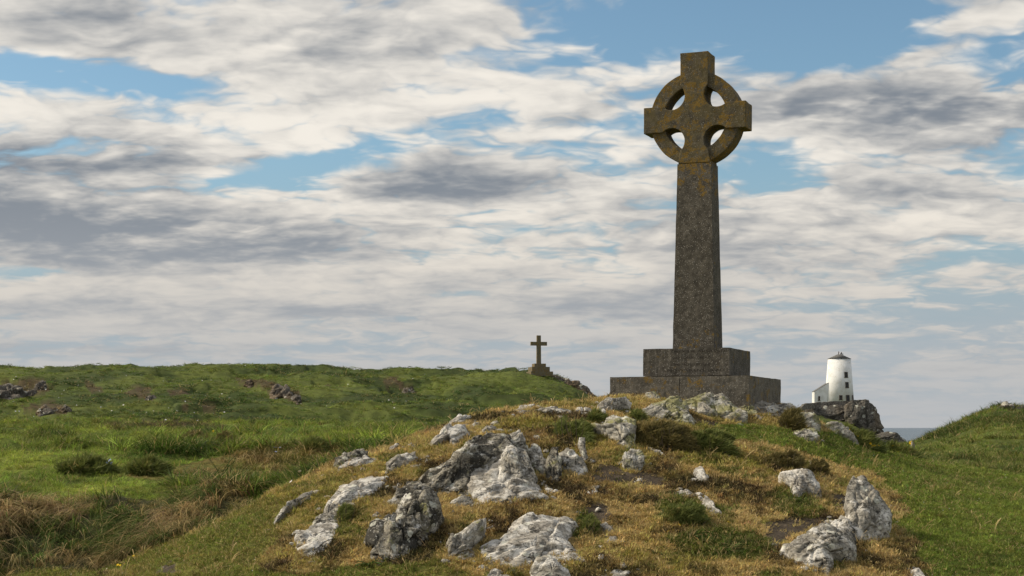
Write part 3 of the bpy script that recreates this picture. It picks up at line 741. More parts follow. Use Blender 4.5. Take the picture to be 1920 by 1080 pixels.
    o.data.polygons.foreach_set('use_smooth', [True] * len(o.data.polygons))
    ROCK_AREAS.append((poly, a.y - 0.15, a.y + 0.35 + 0.5 * back * mn))
    if parent is not None:
        o.parent = parent; o.location = Vector(a) - parent.location
        if label: o['label'] = label
    else:
        o.location = a; tag(o, label, cat, group)
    return o

G1 = 'rocks breaking through the knoll'
def rk(poly, label, mat='grey', **kw):
    kw.setdefault('group', G1); return rock('rock', poly, label, mat, **kw)

# left flank of the knoll
rk([(587,916),(583,928),(562,938),(538,962),(525,972),(512,985),(517,975),(527,957),(550,938),(572,920)], 'thin grey slab slanting out of the turf, outermost on the left foot of the knoll', 'grey', tilt=57, front=0.41, strata=40, d=None)
sp = empty('rock_spine', hit(600, 1030)); tag(sp, 'long stepped pale rock spine running up the left flank of the knoll', 'rock', G1)
rock('rock_slab', [(553,1020),(565,1002),(600,985),(630,985),(628,1005),(612,1025),(587,1044),(563,1044)], 'palest lowest slab of the spine', 'pale', parent=sp, tilt=66, strata=30, facets=5)
rock('rock_slab', [(578,996),(600,957),(615,935),(635,920),(642,950),(640,972),(635,985),(605,990)], None, 'grey', parent=sp, tilt=66, strata=45)
rock('rock_slab', [(618,948),(615,935),(635,920),(665,902),(697,893),(729,893),(719,915),(697,935),(662,941),(640,952)], None, 'pale', parent=sp, tilt=66, strata=25, d=hit(640, 952).y)
rk([(708,890),(725,870),(747,857),(777,850),(787,860),(775,873),(745,877),(727,894)], 'grey layered rock at the upper end of the spine', 'grey', strata=30, tilt=59)
rk([(618,884),(627,860),(645,845),(670,847),(688,850),(676,862),(650,868),(638,880)], 'small dark jagged rock on the left edge of the knoll', 'knotted', strata=60)
rk([(638,881),(655,864),(687,851),(716,862),(708,872),(680,878),(660,874)], 'low white rock beside the dark jagged rock on the left edge', 'pale', strata=25, tilt=61)
rk([(722,846),(740,832),(757,828),(752,838),(734,847)], 'small white rock flake between the left edge rocks and the crest', 'pale', tilt=61, nlon=48, nlat=20)
rk([(692,1000),(700,975),(712,967),(730,950),(750,932),(782,923),(807,929),(827,952),(818,972),(786,1000),(768,1022),(742,1042),(715,1048),(698,1030)], 'dark knotted boulder with upright grooves at the foot of the left flank', 'knotted', tilt=51, front=0.41, strata=105, rough=0.07, nlon=170, nlat=76, strat_amp=1.0)

# the big outcrop in the middle
oc = empty('rock_outcrop', hit(930, 940)); tag(oc, 'large broken outcrop of black-blotched ribs in the middle of the knoll', 'rock', G1)
rock('rock_flank', [(756,926),(778,902),(805,880),(835,860),(865,842),(873,832),(900,823),(942,826),(958,850),(955,885),(905,890),(890,908),(882,930),(840,928),(810,927),(785,930)], 'dark knotted flank', 'knotted', parent=oc, tilt=50, front=0.38, back=1.0, rough=0.065, nlon=190, nlat=84, strata=40, strat_amp=0.8, d=hit(840, 926).y)
rock('rock_flank', [(728,934),(745,916),(765,902),(792,898),(806,916),(804,936),(775,948),(742,946)], None, 'knotted', parent=oc, tilt=58, front=0.3, rough=0.07, strata=40)
rock('rock_rib', [(1022,898),(1024,862),(1034,842),(1046,838),(1052,868),(1050,898),(1036,908)], None, 'knotted', parent=oc, tilt=50, front=0.35, rough=0.07, strata=100)
rock('rock_slab', [(842,944),(862,930),(884,930),(892,944),(880,954),(856,954)], None, 'grey', parent=oc, tilt=60, front=0.3, rough=0.06, strata=20)
rock('rock_slab', [(880,890),(897,880),(940,877),(962,884),(974,900),(1000,910),(1022,920),(1022,930),(995,929),(972,934),(932,941),(905,949),(885,938),(878,920),(884,905)], 'pale lower shelf', 'pale', parent=oc, tilt=63, front=0.37, rough=0.05, strata=10, nlon=96, nlat=44)
rock('rock_rib', [(932,888),(940,850),(950,832),(966,835),(976,862),(984,892),(960,896)], None, 'grey', parent=oc, tilt=57, front=0.41, strata=100, rough=0.06, d=hit(960, 925).y + 0.1)
rock('rock_rib', [(963,847),(985,842),(996,865),(1007,887),(1002,906),(982,904),(970,880)], None, 'grey', parent=oc, tilt=55, front=0.41, strata=110, rough=0.06, d=hit(990, 915).y)
rock('rock_rib', [(1005,822),(1022,847),(1036,880),(1032,895),(1010,894),(997,868),(987,842),(996,835)], None, 'grey', parent=oc, tilt=55, front=0.41, strata=115, rough=0.06)
rock('rock_rib', [(938,832),(957,812),(972,808),(986,818),(990,840),(968,846),(950,842)], None, 'grey', parent=oc, tilt=43, front=0.41, rough=0.09, d=hit(975, 915).y + 0.7)
rk([(1033,868),(1037,852),(1042,842),(1062,836),(1085,849),(1106,862),(1098,886),(1085,895),(1065,885),(1050,872)], 'tilted grey rock with curved ribs, right of the big outcrop', 'grey', strata=50, rough=0.06, front=0.37, nlon=96, nlat=44)
rk([(1086,820),(1097,821),(1098,845),(1107,862),(1100,868),(1091,853),(1085,836)], 'narrow upright rock fin under the dark heather', 'grey', strata=100, tilt=30)
rk([(1021,921),(1025,913),(1035,912),(1039,922),(1031,929)], 'fist-sized pale stone at the right end of the outcrop shelf', 'pale', nlon=40, nlat=20)
# crest, left to right
rk([(833,804),(847,790),(860,779),(889,778),(879,791),(860,799)], 'pale rock wedge on the left shoulder of the crest', 'pale', tilt=61, strata=35)
rk([(876,802),(890,790),(901,791),(892,804)], 'small grey rock between the shoulder wedge and the crest', 'grey', nlon=40, nlat=20)
rk([(805,828),(810,820),(827,811),(845,804),(870,801),(882,812),(868,824),(858,840),(846,836),(841,822),(822,829),(808,834)], 'white rock with a hanging knob below the shoulder wedge', 'pale', strata=30, front=0.41, tilt=53, nlon=96, nlat=40)
rk([(898,814),(909,800),(925,796),(934,807),(921,815)], 'rounded grey stone alone in dry grass below the crest', 'grey', front=0.54, nlon=48, nlat=24)
rk([(953,772),(977,761),(1003,758),(996,767),(972,771)], 'low pale rock strip at the left end of the crest line', 'pale', tilt=66, strata=15, nlon=56, nlat=24)
rk([(965,778),(977,769),(991,769),(982,778)], 'little white stone just under the crest line', 'pale', nlon=40, nlat=20, tilt=61)
rk([(1000,770),(1012,763),(1030,756),(1042,760),(1073,767),(1077,774),(1047,778),(1022,775)], 'jagged grey rock along the top of the crest', 'grey', strata=20, tilt=56, nlon=80, nlat=34)
rk([(1076,774),(1079,764),(1092,763),(1096,773)], 'rounded white stone beside the jagged crest rock', 'pale', nlon=40, nlat=20)
rk([(1093,773),(1097,764),(1109,764),(1115,772),(1110,776)], 'bluish white stone at the right end of the crest line', 'pale', nlon=40, nlat=20)
rk([(1007,812),(1010,806),(1015,807),(1014,812)], 'tiny white stone in dry grass beneath the crest', 'pale', nlon=32, nlat=16)
# in front of the cross
rk([(1110,768),(1122,755),(1142,752),(1170,744),(1187,740),(1174,751),(1152,760),(1133,767),(1120,770)], 'long pale ledge leading to the left corner of the lowest step', 'grey', tilt=66, strata=20, nlon=80, nlat=34)
rk([(1112,777),(1119,769),(1132,768),(1140,776),(1134,782),(1120,780)], 'small pale rock under the long ledge', 'pale', nlon=48, nlat=22)
rk([(1110,800),(1130,796),(1135,786),(1152,777),(1172,782),(1188,797),(1192,823),(1180,835),(1165,841),(1156,833),(1145,819),(1125,809)], 'grey lichened rock face left of the dark bush', 'lichen', tilt=55, front=0.37, strata=120, rough=0.07, nlon=110, nlat=50)
rk([(1168,868),(1173,850),(1182,841),(1197,841),(1208,857),(1210,868),(1198,878),(1190,884),(1180,881)], 'blunt speckled rock standing in bare soil', 'lichen', tilt=35, front=0.54, rough=0.07, strata=80)
rk([(1216,842),(1238,846),(1253,857),(1250,860),(1232,853)], 'thin white rock sliver at the foot of the dark bush', 'pale', nlon=48, nlat=20, tilt=61)
rk([(1355,855),(1363,851),(1371,855),(1364,860)], 'small white stone at the right foot of the dark bush', 'pale', nlon=36, nlat=18)
rk([(1203,750),(1214,738),(1227,736),(1240,745),(1234,752),(1217,753)], 'small white-lichened rock against the lowest step', 'lichen', tilt=56, nlon=64, nlat=28)
big = empty('rock_outcrop', hit(1310, 784)); tag(big, 'big olive and white lichened rock below the front of the cross steps', 'rock', G1)
rock('rock_face', [(1271,754),(1287,741),(1310,733),(1322,729),(1337,736),(1357,739),(1370,747),(1380,756),(1394,770),(1398,780),(1373,787),(1350,786),(1325,784),(1308,781),(1290,774),(1280,762)], None, 'lichen', parent=big, tilt=59, front=0.29, back=0.55, rough=0.06, strata=125, nlon=190, nlat=84)
rock('rock_face', [(1194,783),(1207,773),(1227,762),(1255,744),(1273,746),(1284,755),(1294,770),(1300,790),(1280,793),(1255,792),(1233,788),(1213,787)], None, 'lichen', parent=big, tilt=59, front=0.29, back=0.6, rough=0.06, strata=60, nlon=170, nlat=76)
rock('rock_face', [(1372,743),(1390,744),(1411,757),(1417,774),(1402,782),(1386,768),(1379,754)], None, 'lichen', parent=big, tilt=53, front=0.34, back=0.7, strata=130)
rk([(1407,757),(1427,751),(1453,756),(1467,755),(1483,755),(1495,769),(1467,776),(1443,778),(1423,781),(1413,779)], 'grey rock ledge under the right corner of the lowest step', 'grey', tilt=56, back=0.7, strata=25, nlon=110, nlat=44)
rk([(1417,791),(1425,782),(1432,781),(1430,786),(1421,792)], 'pale flat stone in the grass right of the big lichened rock', 'lichen', nlon=40, nlat=18, tilt=61)
# right shoulder
rs = empty('rock_outcrop', hit(1540, 822)); tag(rs, 'cracked pale green rock group on the right shoulder, below the lighthouse', 'rock', G1)
rock('rock_block', [(1494,790),(1498,774),(1510,772),(1521,776),(1536,787),(1539,800),(1527,808),(1511,806),(1497,800)], None, 'lichen', parent=rs, tilt=43, front=0.41, strata=35, d=hit(1520, 818).y + 0.5)
rock('rock_block', [(1528,812),(1537,793),(1545,787),(1557,784),(1570,789),(1577,798),(1590,803),(1612,818),(1608,824),(1583,820),(1573,822),(1560,826),(1545,826)], None, 'lichen', parent=rs, tilt=43, front=0.41, strata=30, nlon=110, nlat=48)
rock('rock_block', [(1486,808),(1502,802),(1527,806),(1534,818),(1521,827),(1503,825),(1489,819)], None, 'lichen', parent=rs, tilt=56, front=0.34, strata=15)
rk([(1463,892),(1467,881),(1484,878),(1502,875),(1513,881),(1524,883),(1534,896),(1539,915),(1527,916),(1513,914),(1500,922),(1493,930),(1480,934),(1482,918),(1472,900)], 'ribbed white rock left of the pointed end of the rock ridge', 'pale', tilt=57, front=0.41, strata=115, rough=0.06, nlon=150, nlat=70, strat_amp=1.0)
rk([(1519,867),(1524,865),(1532,873),(1535,881),(1528,880)], 'thin stone edge poking up behind the ribbed white rock', 'pale', nlon=40, nlat=18, tilt=25)
rr_ = empty('rock_ridge', hit(1570, 1040)); tag(rr_, 'grey rock ridge rising to a pointed top at the edge of the lawn', 'rock', G1)
rock('rock_slab', [(1583,966),(1589,942),(1593,924),(1600,906),(1613,899),(1625,905),(1637,914),(1650,923),(1665,941),(1671,953),(1671,975),(1663,988),(1640,1000),(1622,1008),(1606,1016),(1590,1006),(1580,985)], 'tall pointed upper end', 'grey', parent=rr_, tilt=44, front=0.45, strata=75, rough=0.045, nlon=170, nlat=76, facets=14)
rock('rock_slab', [(1552,996),(1558,976),(1580,962),(1602,972),(1614,1000),(1604,1022),(1578,1012)], None, 'grey', parent=rr_, tilt=50, front=0.4, strata=60, rough=0.06, facets=12, d=hit(1590, 1018).y)
rock('rock_slab', [(1467,1022),(1498,1004),(1524,993),(1551,985),(1573,985),(1597,988),(1606,1007),(1608,1031),(1589,1042),(1569,1042),(1556,1055),(1549,1069),(1529,1065),(1507,1063),(1489,1056),(1473,1056)], 'low broad lower end', 'grey', parent=rr_, tilt=54, front=0.4, strata=20, rough=0.045, nlon=170, nlat=76, facets=14)
rk([(1451,1030),(1453,1022),(1460,1021),(1462,1030)], 'round grey cobble at the lower left tip of the rock ridge', 'grey', nlon=32, nlat=16)
rk([(1700,1084),(1708,1068),(1722,1065),(1732,1076),(1730,1090)], 'pale stone at the bottom edge, right of the rock ridge', 'pale', nlon=48, nlat=24)
rk([(1411,980),(1415,976),(1422,976),(1423,980),(1417,982)], 'tiny blue-grey pebble on dry turf', 'grey', nlon=28, nlat=14)
rk([(1298,886),(1305,880),(1314,877),(1322,886),(1329,896),(1326,903),(1314,906),(1303,897)], 'white angular stone alone on the dry slope', 'pale', strata=120, front=0.48, nlon=64, nlat=30)
rk([(1318,938),(1323,933),(1333,938),(1342,952),(1357,964),(1345,969),(1330,962),(1321,955)], 'row of broken white rock beside the dark green tussock', 'pale', strata=130, rough=0.1, nlon=64, nlat=28, tilt=59)
rk([(1258,928),(1275,918),(1295,920),(1305,927),(1290,932)], 'flat cream stone above the dark green tussock', 'pale', tilt=66, nlon=56, nlat=24)
rk([(1193,901),(1196,896),(1203,896),(1205,900),(1199,902)], 'small buff stone on the bare soil', 'pale', nlon=28, nlat=14)
rk([(1108,924),(1113,914),(1119,913),(1120,923),(1114,927)], 'small pointed white stone right of the outcrop shelf', 'pale', nlon=36, nlat=18)
# front row
rk([(918,1006),(937,992),(957,982),(983,976),(1038,971),(1082,965),(1089,972),(1088,993),(1097,1022),(1094,1038),(1070,1044),(1040,1046),(1010,1056),(968,1066),(943,1064),(920,1056),(905,1048),(900,1028),(918,1016)], 'broad flat-faced pale slab in the front centre', 'pale', tilt=65, front=0.20, back=0.7, strata=20, rough=0.03, nlon=190, nlat=84, facets=6, e=0.5)
rk([(828,1030),(834,1015),(847,1002),(867,994),(890,982),(909,984),(908,995),(888,1009),(880,1033),(863,1041),(838,1050)], 'grey rock with a pale hump, left of the broad slab', 'grey', tilt=43, front=0.48, rough=0.075, strata=30, nlon=96, nlat=44)
rk([(871,1046),(885,1031),(895,1041),(882,1050)], 'small pale stone wedged between hump rock and broad slab', 'pale', nlon=40, nlat=20)
rk([(995,1062),(1010,1039),(1030,1031),(1046,1043),(1057,1061),(1076,1090),(1066,1110),(1000,1110)], 'speckled grey rock cut by the bottom edge, below the broad slab', 'grey', tilt=40, front=0.48, nlon=96, nlat=44, strata=40, d=D(4.0))
rk([(909,1088),(917,1065),(940,1059),(943,1082),(932,1095)], 'small white rock at the bottom edge under the slab corner', 'pale', nlon=56, nlat=26)
rk([(970,1066),(990,1043),(1004,1041),(999,1055),(982,1070)], 'slim stone tucked against the lower edge of the slab', 'grey', nlon=48, nlat=22, tilt=56)
rk([(1116,1084),(1140,1070),(1167,1063),(1187,1069),(1184,1090),(1135,1100)], 'flat grey rock at the bottom edge, right of the slab', 'grey', tilt=66, nlon=64, nlat=28)
rk([(1124,985),(1136,981),(1147,986),(1152,1000),(1143,1003),(1133,993)], 'upper of two white stones right of the slab', 'pale', nlon=40, nlat=20, tilt=61)
rk([(1134,1015),(1142,1004),(1155,1005),(1166,1014),(1150,1019)], 'lower of two white stones right of the slab', 'pale', nlon=40, nlat=20, tilt=61)
for x, y, l in ((775, 837, 'tiny white stone near the left edge of the knoll crest'), (784, 877, 'tiny white stone beside the layered rock'), (1474, 855, 'tiny pale stone in dark heather above the ribbed rock'), (801, 866, 'tiny white pebble in dry grass left of the outcrop')):
    rk([(x - 4, y + 2), (x - 3, y - 3), (x + 3, y - 4), (x + 5, y + 1), (x + 1, y + 4)], l, 'pale', nlon=28, nlat=14)

# rocks in the far hillside
G2 = 'crags on the far hillside'
def crag(poly, label, **kw):
    kw.setdefault('rough', 0.14); kw.setdefault('strata', 70); kw.setdefault('tilt', 66)
    return rock('rock_crag', poly, label, 'far', group=G2, front=0.3, back=0.6, cat='crag', nlon=72, nlat=34, **kw)
crag([(-12,728),(5,716),(20,713),(40,722),(42,738),(28,748),(-10,750)], 'large grey crag at the left end of the far hillside')
crag([(64,728),(70,718),(84,717),(86,727),(76,732)], 'small crag right of the large left one')
crag([(44,738),(58,730),(68,732),(64,741),(50,743)], 'low crag between the two leftmost crags')
crag([(66,772),(84,760),(104,763),(100,777),(80,779)], 'lower brown crag under the leftmost crags')
crag([(112,770),(122,760),(133,764),(131,775),(118,776)], 'grey crag end at the right of the lower brown one')
crag([(505,742),(512,725),(522,718),(532,725),(530,741),(517,747)], 'upright grey crag on the middle of the hillside')
crag([(528,738),(533,722),(540,722),(546,732),(546,744),(536,746)], 'second upright crag, touching the first on its right')
crag([(546,752),(552,742),(560,742),(566,754),(560,758)], 'small crag below right of the upright pair')
crag([(458,722),(466,712),(474,714),(477,722),(470,725)], 'small pale crag left of the upright pair')
crag([(272,748),(280,738),(290,742),(292,750),(282,753)], 'little crag in the brown patch left of centre')
crag([(755,735),(762,724),(774,726),(779,736),(768,740)], 'small brown crag high on the hillside right of centre')
crag([(1872,764),(1880,754),(1890,752),(1899,760),(1896,770),(1880,770)], 'orange-brown crag on top of the right hill', strata=20)
crag([(1904,768),(1914,762),(1932,764),(1930,774),(1910,773)], 'second low crag at the right edge of the right hill', strata=20)
hc = empty('rock_crag', hit(1040, 732, 120)); tag(hc, 'long dark crag carrying the plain stone cross, falling away to the right', 'crag', G2)
for pl in ([(962,714),(975,705),(993,699),(1008,697),(1034,700),(1054,707),(1054,732),(1030,732),(1007,728),(985,722)], [(1036,728),(1040,706),(1063,710),(1085,719),(1098,726),(1098,746),(1070,742),(1045,735)], [(1084,742),(1092,722),(1104,729),(1114,742),(1132,758),(1118,762),(1100,750)]):
    rock('rock_face', pl, None, 'far', parent=hc, tilt=48, front=0.4, back=0.9, rough=0.08, strata=60, nlon=96, nlat=44, d=D(108))

# ------------------------------------------------------------------ the Celtic cross
def solve_cross():
    C = P(1405, 704, D(11.5)); zz = C.z - EYE; ct, st = CF.y, CF.z
    best = None
    for i in range(850, 4000):
        a = R(i / 100); ca, sa = math.cos(a), math.sin(a)
        k = (1144 - 960)
        W = (F * C.x - k * (C.y * ct + zz * st)) / (F * ca + k * sa * ct)
        k2 = (1464 - 960)
        den = (F * sa - k2 * ca * ct)
        if abs(den) < 1e-6: continue
        Dp = (k2 * (C.y * ct + zz * st) - F * C.x) / den
        if Dp > 0 and (best is None or abs(Dp - W) < best[0]): best = (abs(Dp - W), a, W, Dp)
    return C, best[1], best[2]
CC, CA, CW = solve_cross()
rv = Vector((math.cos(CA), -math.sin(CA), 0)); bv_ = Vector((math.sin(CA), math.cos(CA), 0))   # along the front, towards the back
ctr = CC - rv * (CW / 2) + bv_ * (CW / 2); ctr.z = 0
Z1 = CC.z                                                   # top of lowest step
def front_uz(px, py, off):
    """a pixel on the vertical front plane 'off' in front of the axis -> (u, z)"""
    S = ctr - bv_ * off; v = ray(px, py)
    t = (S.x * bv_.x + S.y * bv_.y) / (v.x * bv_.x + v.y * bv_.y)
    p = v * t; return (p.x - S.x) * rv.x + (p.y - S.y) * rv.y, p.z + EYE
def build_cross():
    zb = CC.z - 0.75
    root = empty('celtic_cross', (ctr.x, ctr.y, zb), -CA)
    tag(root, 'tall weathered Celtic wheel cross with orange lichen on two stone steps', 'cross')
    L = lambda z: z - zb
    # lowest step: two stones with an open joint
    uj, _ = front_uz(1274, 725, CW / 2)
    for (u0, u1) in ((-CW / 2, uj - 0.004), (uj + 0.004, CW / 2)):
        bm = bmesh.new(); add_box(bm, ((u0 + u1) / 2, 0, L(Z1) / 2), (u1 - u0, CW, L(Z1)))
        o = bm_obj('step_block', bm, M['stone_step'], root, bevel=0.012); roughen(o, 4, 0.009, 0.22, 3)
        o.data.polygons.foreach_set('use_smooth', [False] * len(o.data.polygons))
    # plinth
    W2 = CW * 0.612
    for _ in range(20):                                    # fit its width to the sight line
        ul, _z = front_uz(1206, 660, W2 / 2); W2 += (2 * abs(ul) - W2) * 0.5
    _u, Z2 = front_uz(1366, 651.5, W2 / 2)
    bm = bmesh.new(); add_box(bm, (0, 0, (L(Z1) + L(Z2)) / 2 + 0.011), (W2, W2, Z2 - Z1 - 0.022))
    pl = bm_obj('plinth', bm, M['stone_plinth'], root, bevel=0.012); roughen(pl, 4, 0.008, 0.2, 5)
    # inscription, badly worn: flat letters, the carving's shade put into their colour
    for txt, px0, px1, py in (('THEY LIE AROUND', 1257, 1360, 659.5), ('DID LIVING TREAD', 1261, 1333, 671.5), ('THIS SACRED GROUND', 1263, 1334, 684), ('NOW SILENT DEAD', 1252, 1358, 695)):
        u0, z0 = front_uz(px0, py, W2 / 2); u1, _z = front_uz(px1, py, W2 / 2)
        cu = bpy.data.curves.new('inscription', 'FONT'); cu.body = txt; cu.size = 0.062; cu.align_x = 'CENTER'; cu.align_y = 'CENTER'
        cu.extrude = 0.0; cu.resolution_u = 2
        tmp = bpy.data.objects.new('inscription', cu); col.objects.link(tmp)
        bpy.context.view_layer.update()
        me = bpy.data.meshes.new_from_object(tmp); bpy.data.objects.remove(tmp)
        me.materials.append(M['recess_shade'])
        o = bpy.data.objects.new('inscription', me); col.objects.link(o); o.parent = pl; o['kind'] = 'stuff'
        w_ = max(v.co.x for v in me.vertices) - min(v.co.x for v in me.vertices)
        o.scale = ((u1 - u0) / w_, 0.8, 1); o.rotation_euler = (math.pi / 2, 0, 0)
        o.location = ((u0 + u1) / 2, -W2 / 2 - 0.010, L(z0))
    # shaft
    wb0, _ = front_uz(1260, 650, 0.3); wb1, _ = front_uz(1338, 650, 0.3); wb = wb1 - wb0
    ts = wb * 0.79
    wt0, Z3 = front_uz(1268, 307, ts / 2); wt1, _ = front_uz(1331, 307, ts / 2); wt = wt1 - wt0
    uc = ((wb0 + wb1) / 2 + (wt0 + wt1) / 2) / 2
    tt = ts * wt / wb
    bm = bmesh.new(); add_box(bm, (0, 0, L(Z1) + 0.006), (W2 - 0.05, W2 - 0.05, 0.014)); bm_obj('joint_shade', bm, M['recess_shade'], root)  # added dark slab in place of shade in the gap below the plinth
    M['stone'] = stone_mat('weathered_stone', 0.06, 4.0, 0.0, 1.0, (L(Z2), L(Z3)))
    bm = bmesh.new(); add_box(bm, (uc, 0, (L(Z2) + L(Z3)) / 2), (wb, ts, Z3 - Z2 - 0.004), (wt / wb, tt / ts))
    sh = bm_obj('shaft', bm, M['stone'], root, bevel=0.02); roughen(sh, 4, 0.007, 0.22, 7)
    # wheel head
    off = tt / 2
    _, zc = front_uz(1301, 220, off); u1, _ = front_uz(1395, 215, off); u0, _ = front_uz(1204, 222, off)
    _, zt = front_uz(1302, 97.5, off); _, za = front_uz(1301, 200, off); _, zb_ = front_uz(1301, 240, off)
    sv = (za - zb_) / 40.0
    hc_u = uc; half = (u1 - u0) / 2; top = zt - zc; bot = zc - Z3 - 0.003
    hw, hh = 27 * sv, 24.5 * sv; cx, cz, cr = 44 * sv, 42.5 * sv, 25.3 * sv
    def arc(sx, sz, start_v):
        """concave armpit from the upright's edge to the arm's edge, (x>0,z>0) quadrant"""
        dz = math.sqrt(cr ** 2 - (hw - cx) ** 2); dx = math.sqrt(cr ** 2 - (hh - cz) ** 2)
        a0 = math.atan2(dz, hw - cx); a1 = math.atan2(hh - cz, dx) + 2 * math.pi
        pts = [(cx + cr * math.cos(a0 + (a1 - a0) * i / 16), cz + cr * math.sin(a0 + (a1 - a0) * i / 16)) for i in range(17)]
        pts = [(sx * p, sz * q) for p, q in pts]
        return pts if start_v else pts[::-1]
    ol = [(hw, top)] + arc(1, 1, True) + [(half, hh), (half, -hh)] + arc(1, -1, False) + [(31 * sv, -bot), (-31 * sv, -bot)] + arc(-1, -1, True) + [(-half, -hh), (-half, hh)] + arc(-1, 1, False) + [(-hw, top)]
    def plate(outline, th, holes=None):
        bm = bmesh.new()
        f = [bm.verts.new((x, -th / 2, z)) for x, z in outline]; b = [bm.verts.new((x, th / 2, z)) for x, z in outline]
        n = len(outline)
        bm.faces.new(f[::-1]); bm.faces.new(b)
        for i in range(n): bm.faces.new((f[i], f[(i + 1) % n], b[(i + 1) % n], b[i]))
        bmesh.ops.recalc_face_normals(bm, faces=bm.faces)
        return bm
    hd = bm_obj('cross_head', plate(ol, tt), M['stone_head'], root, bevel=0.010); hd.location = (hc_u, 0, L(zc))
    bm = bmesh.new(); bm.from_mesh(hd.data); bmesh.ops.triangulate(bm, faces=bm.faces); bm.to_mesh(hd.data); bm.free()
    roughen(hd, 4, 0.005, 0.2, 9)
    # ring: four quadrants of one band behind the arms
    Ro, Ri, tr = 87 * sv, 61.5 * sv, tt * 0.84
    bm = bmesh.new(); N_ = 96; vs = []
    for i in range(N_):
        a = 2 * math.pi * i / N_
        vs.append([bm.verts.new((r_ * math.cos(a), y_, r_ * math.sin(a))) for r_, y_ in ((Ri, -tr / 2), (Ro, -tr / 2), (Ro, tr / 2), (Ri, tr / 2))])
    for i in range(N_):
        p, q = vs[i], vs[(i + 1) % N_]
        for j in range(4): bm.faces.new((p[j], p[(j + 1) % 4], q[(j + 1) % 4], q[j]))
    bmesh.ops.recalc_face_normals(bm, faces=bm.faces)
    rg = bm_obj('ring', bm, M['stone_head'], root, bevel=0.010); rg.location = (hc_u, 0, L(zc)); roughen(rg, 3, 0.007, 0.14, 13)
build_cross()

# ------------------------------------------------------------------ plain cross on the far ridge
def build_far_cross():
    d = D(108); s = d / F / math.cos(PITCH) * 1.0
    b = P(1011, 697, d); root = empty('stone_cross', (b.x, b.y, b.z), R(12))
    tag(root, 'small plain brown stone cross on stepped base on the far ridge', 'cross')
    Zp = lambda py: P(1010, py, d).z - b.z
    px = lambda n: n * d / F / (math.cos(PITCH)) * math.cos(PITCH)
    bm = bmesh.new(); add_box(bm, (px(-1), 0, (Zp(629) + Zp(682)) / 2), (px(8.2), px(6), Zp(629) - Zp(682)), (0.9, 0.9)); bm_obj('shaft', bm, M['stone_far'], root, bevel=0.03)
    bm = bmesh.new(); add_box(bm, (px(-1), 0, (Zp(641) + Zp(648)) / 2), (px(31), px(5.4), Zp(641) - Zp(648))); bm_obj('arm', bm, M['stone_far'], root, bevel=0.03)
    for w_, y0, y1, dx in ((22, 682, 688.3, -0.5), (34, 688.3, 697, -0.5), (42, 697, 706, 0.8)):
        bm = bmesh.new(); add_box(bm, (px(dx), 0, (Zp(y0) + Zp(y1)) / 2), (px(w_), px(w_), Zp(y0) - Zp(y1) - 0.01)); bm_obj('step', bm, M['stone_far'], root, bevel=0.04)
build_far_cross()

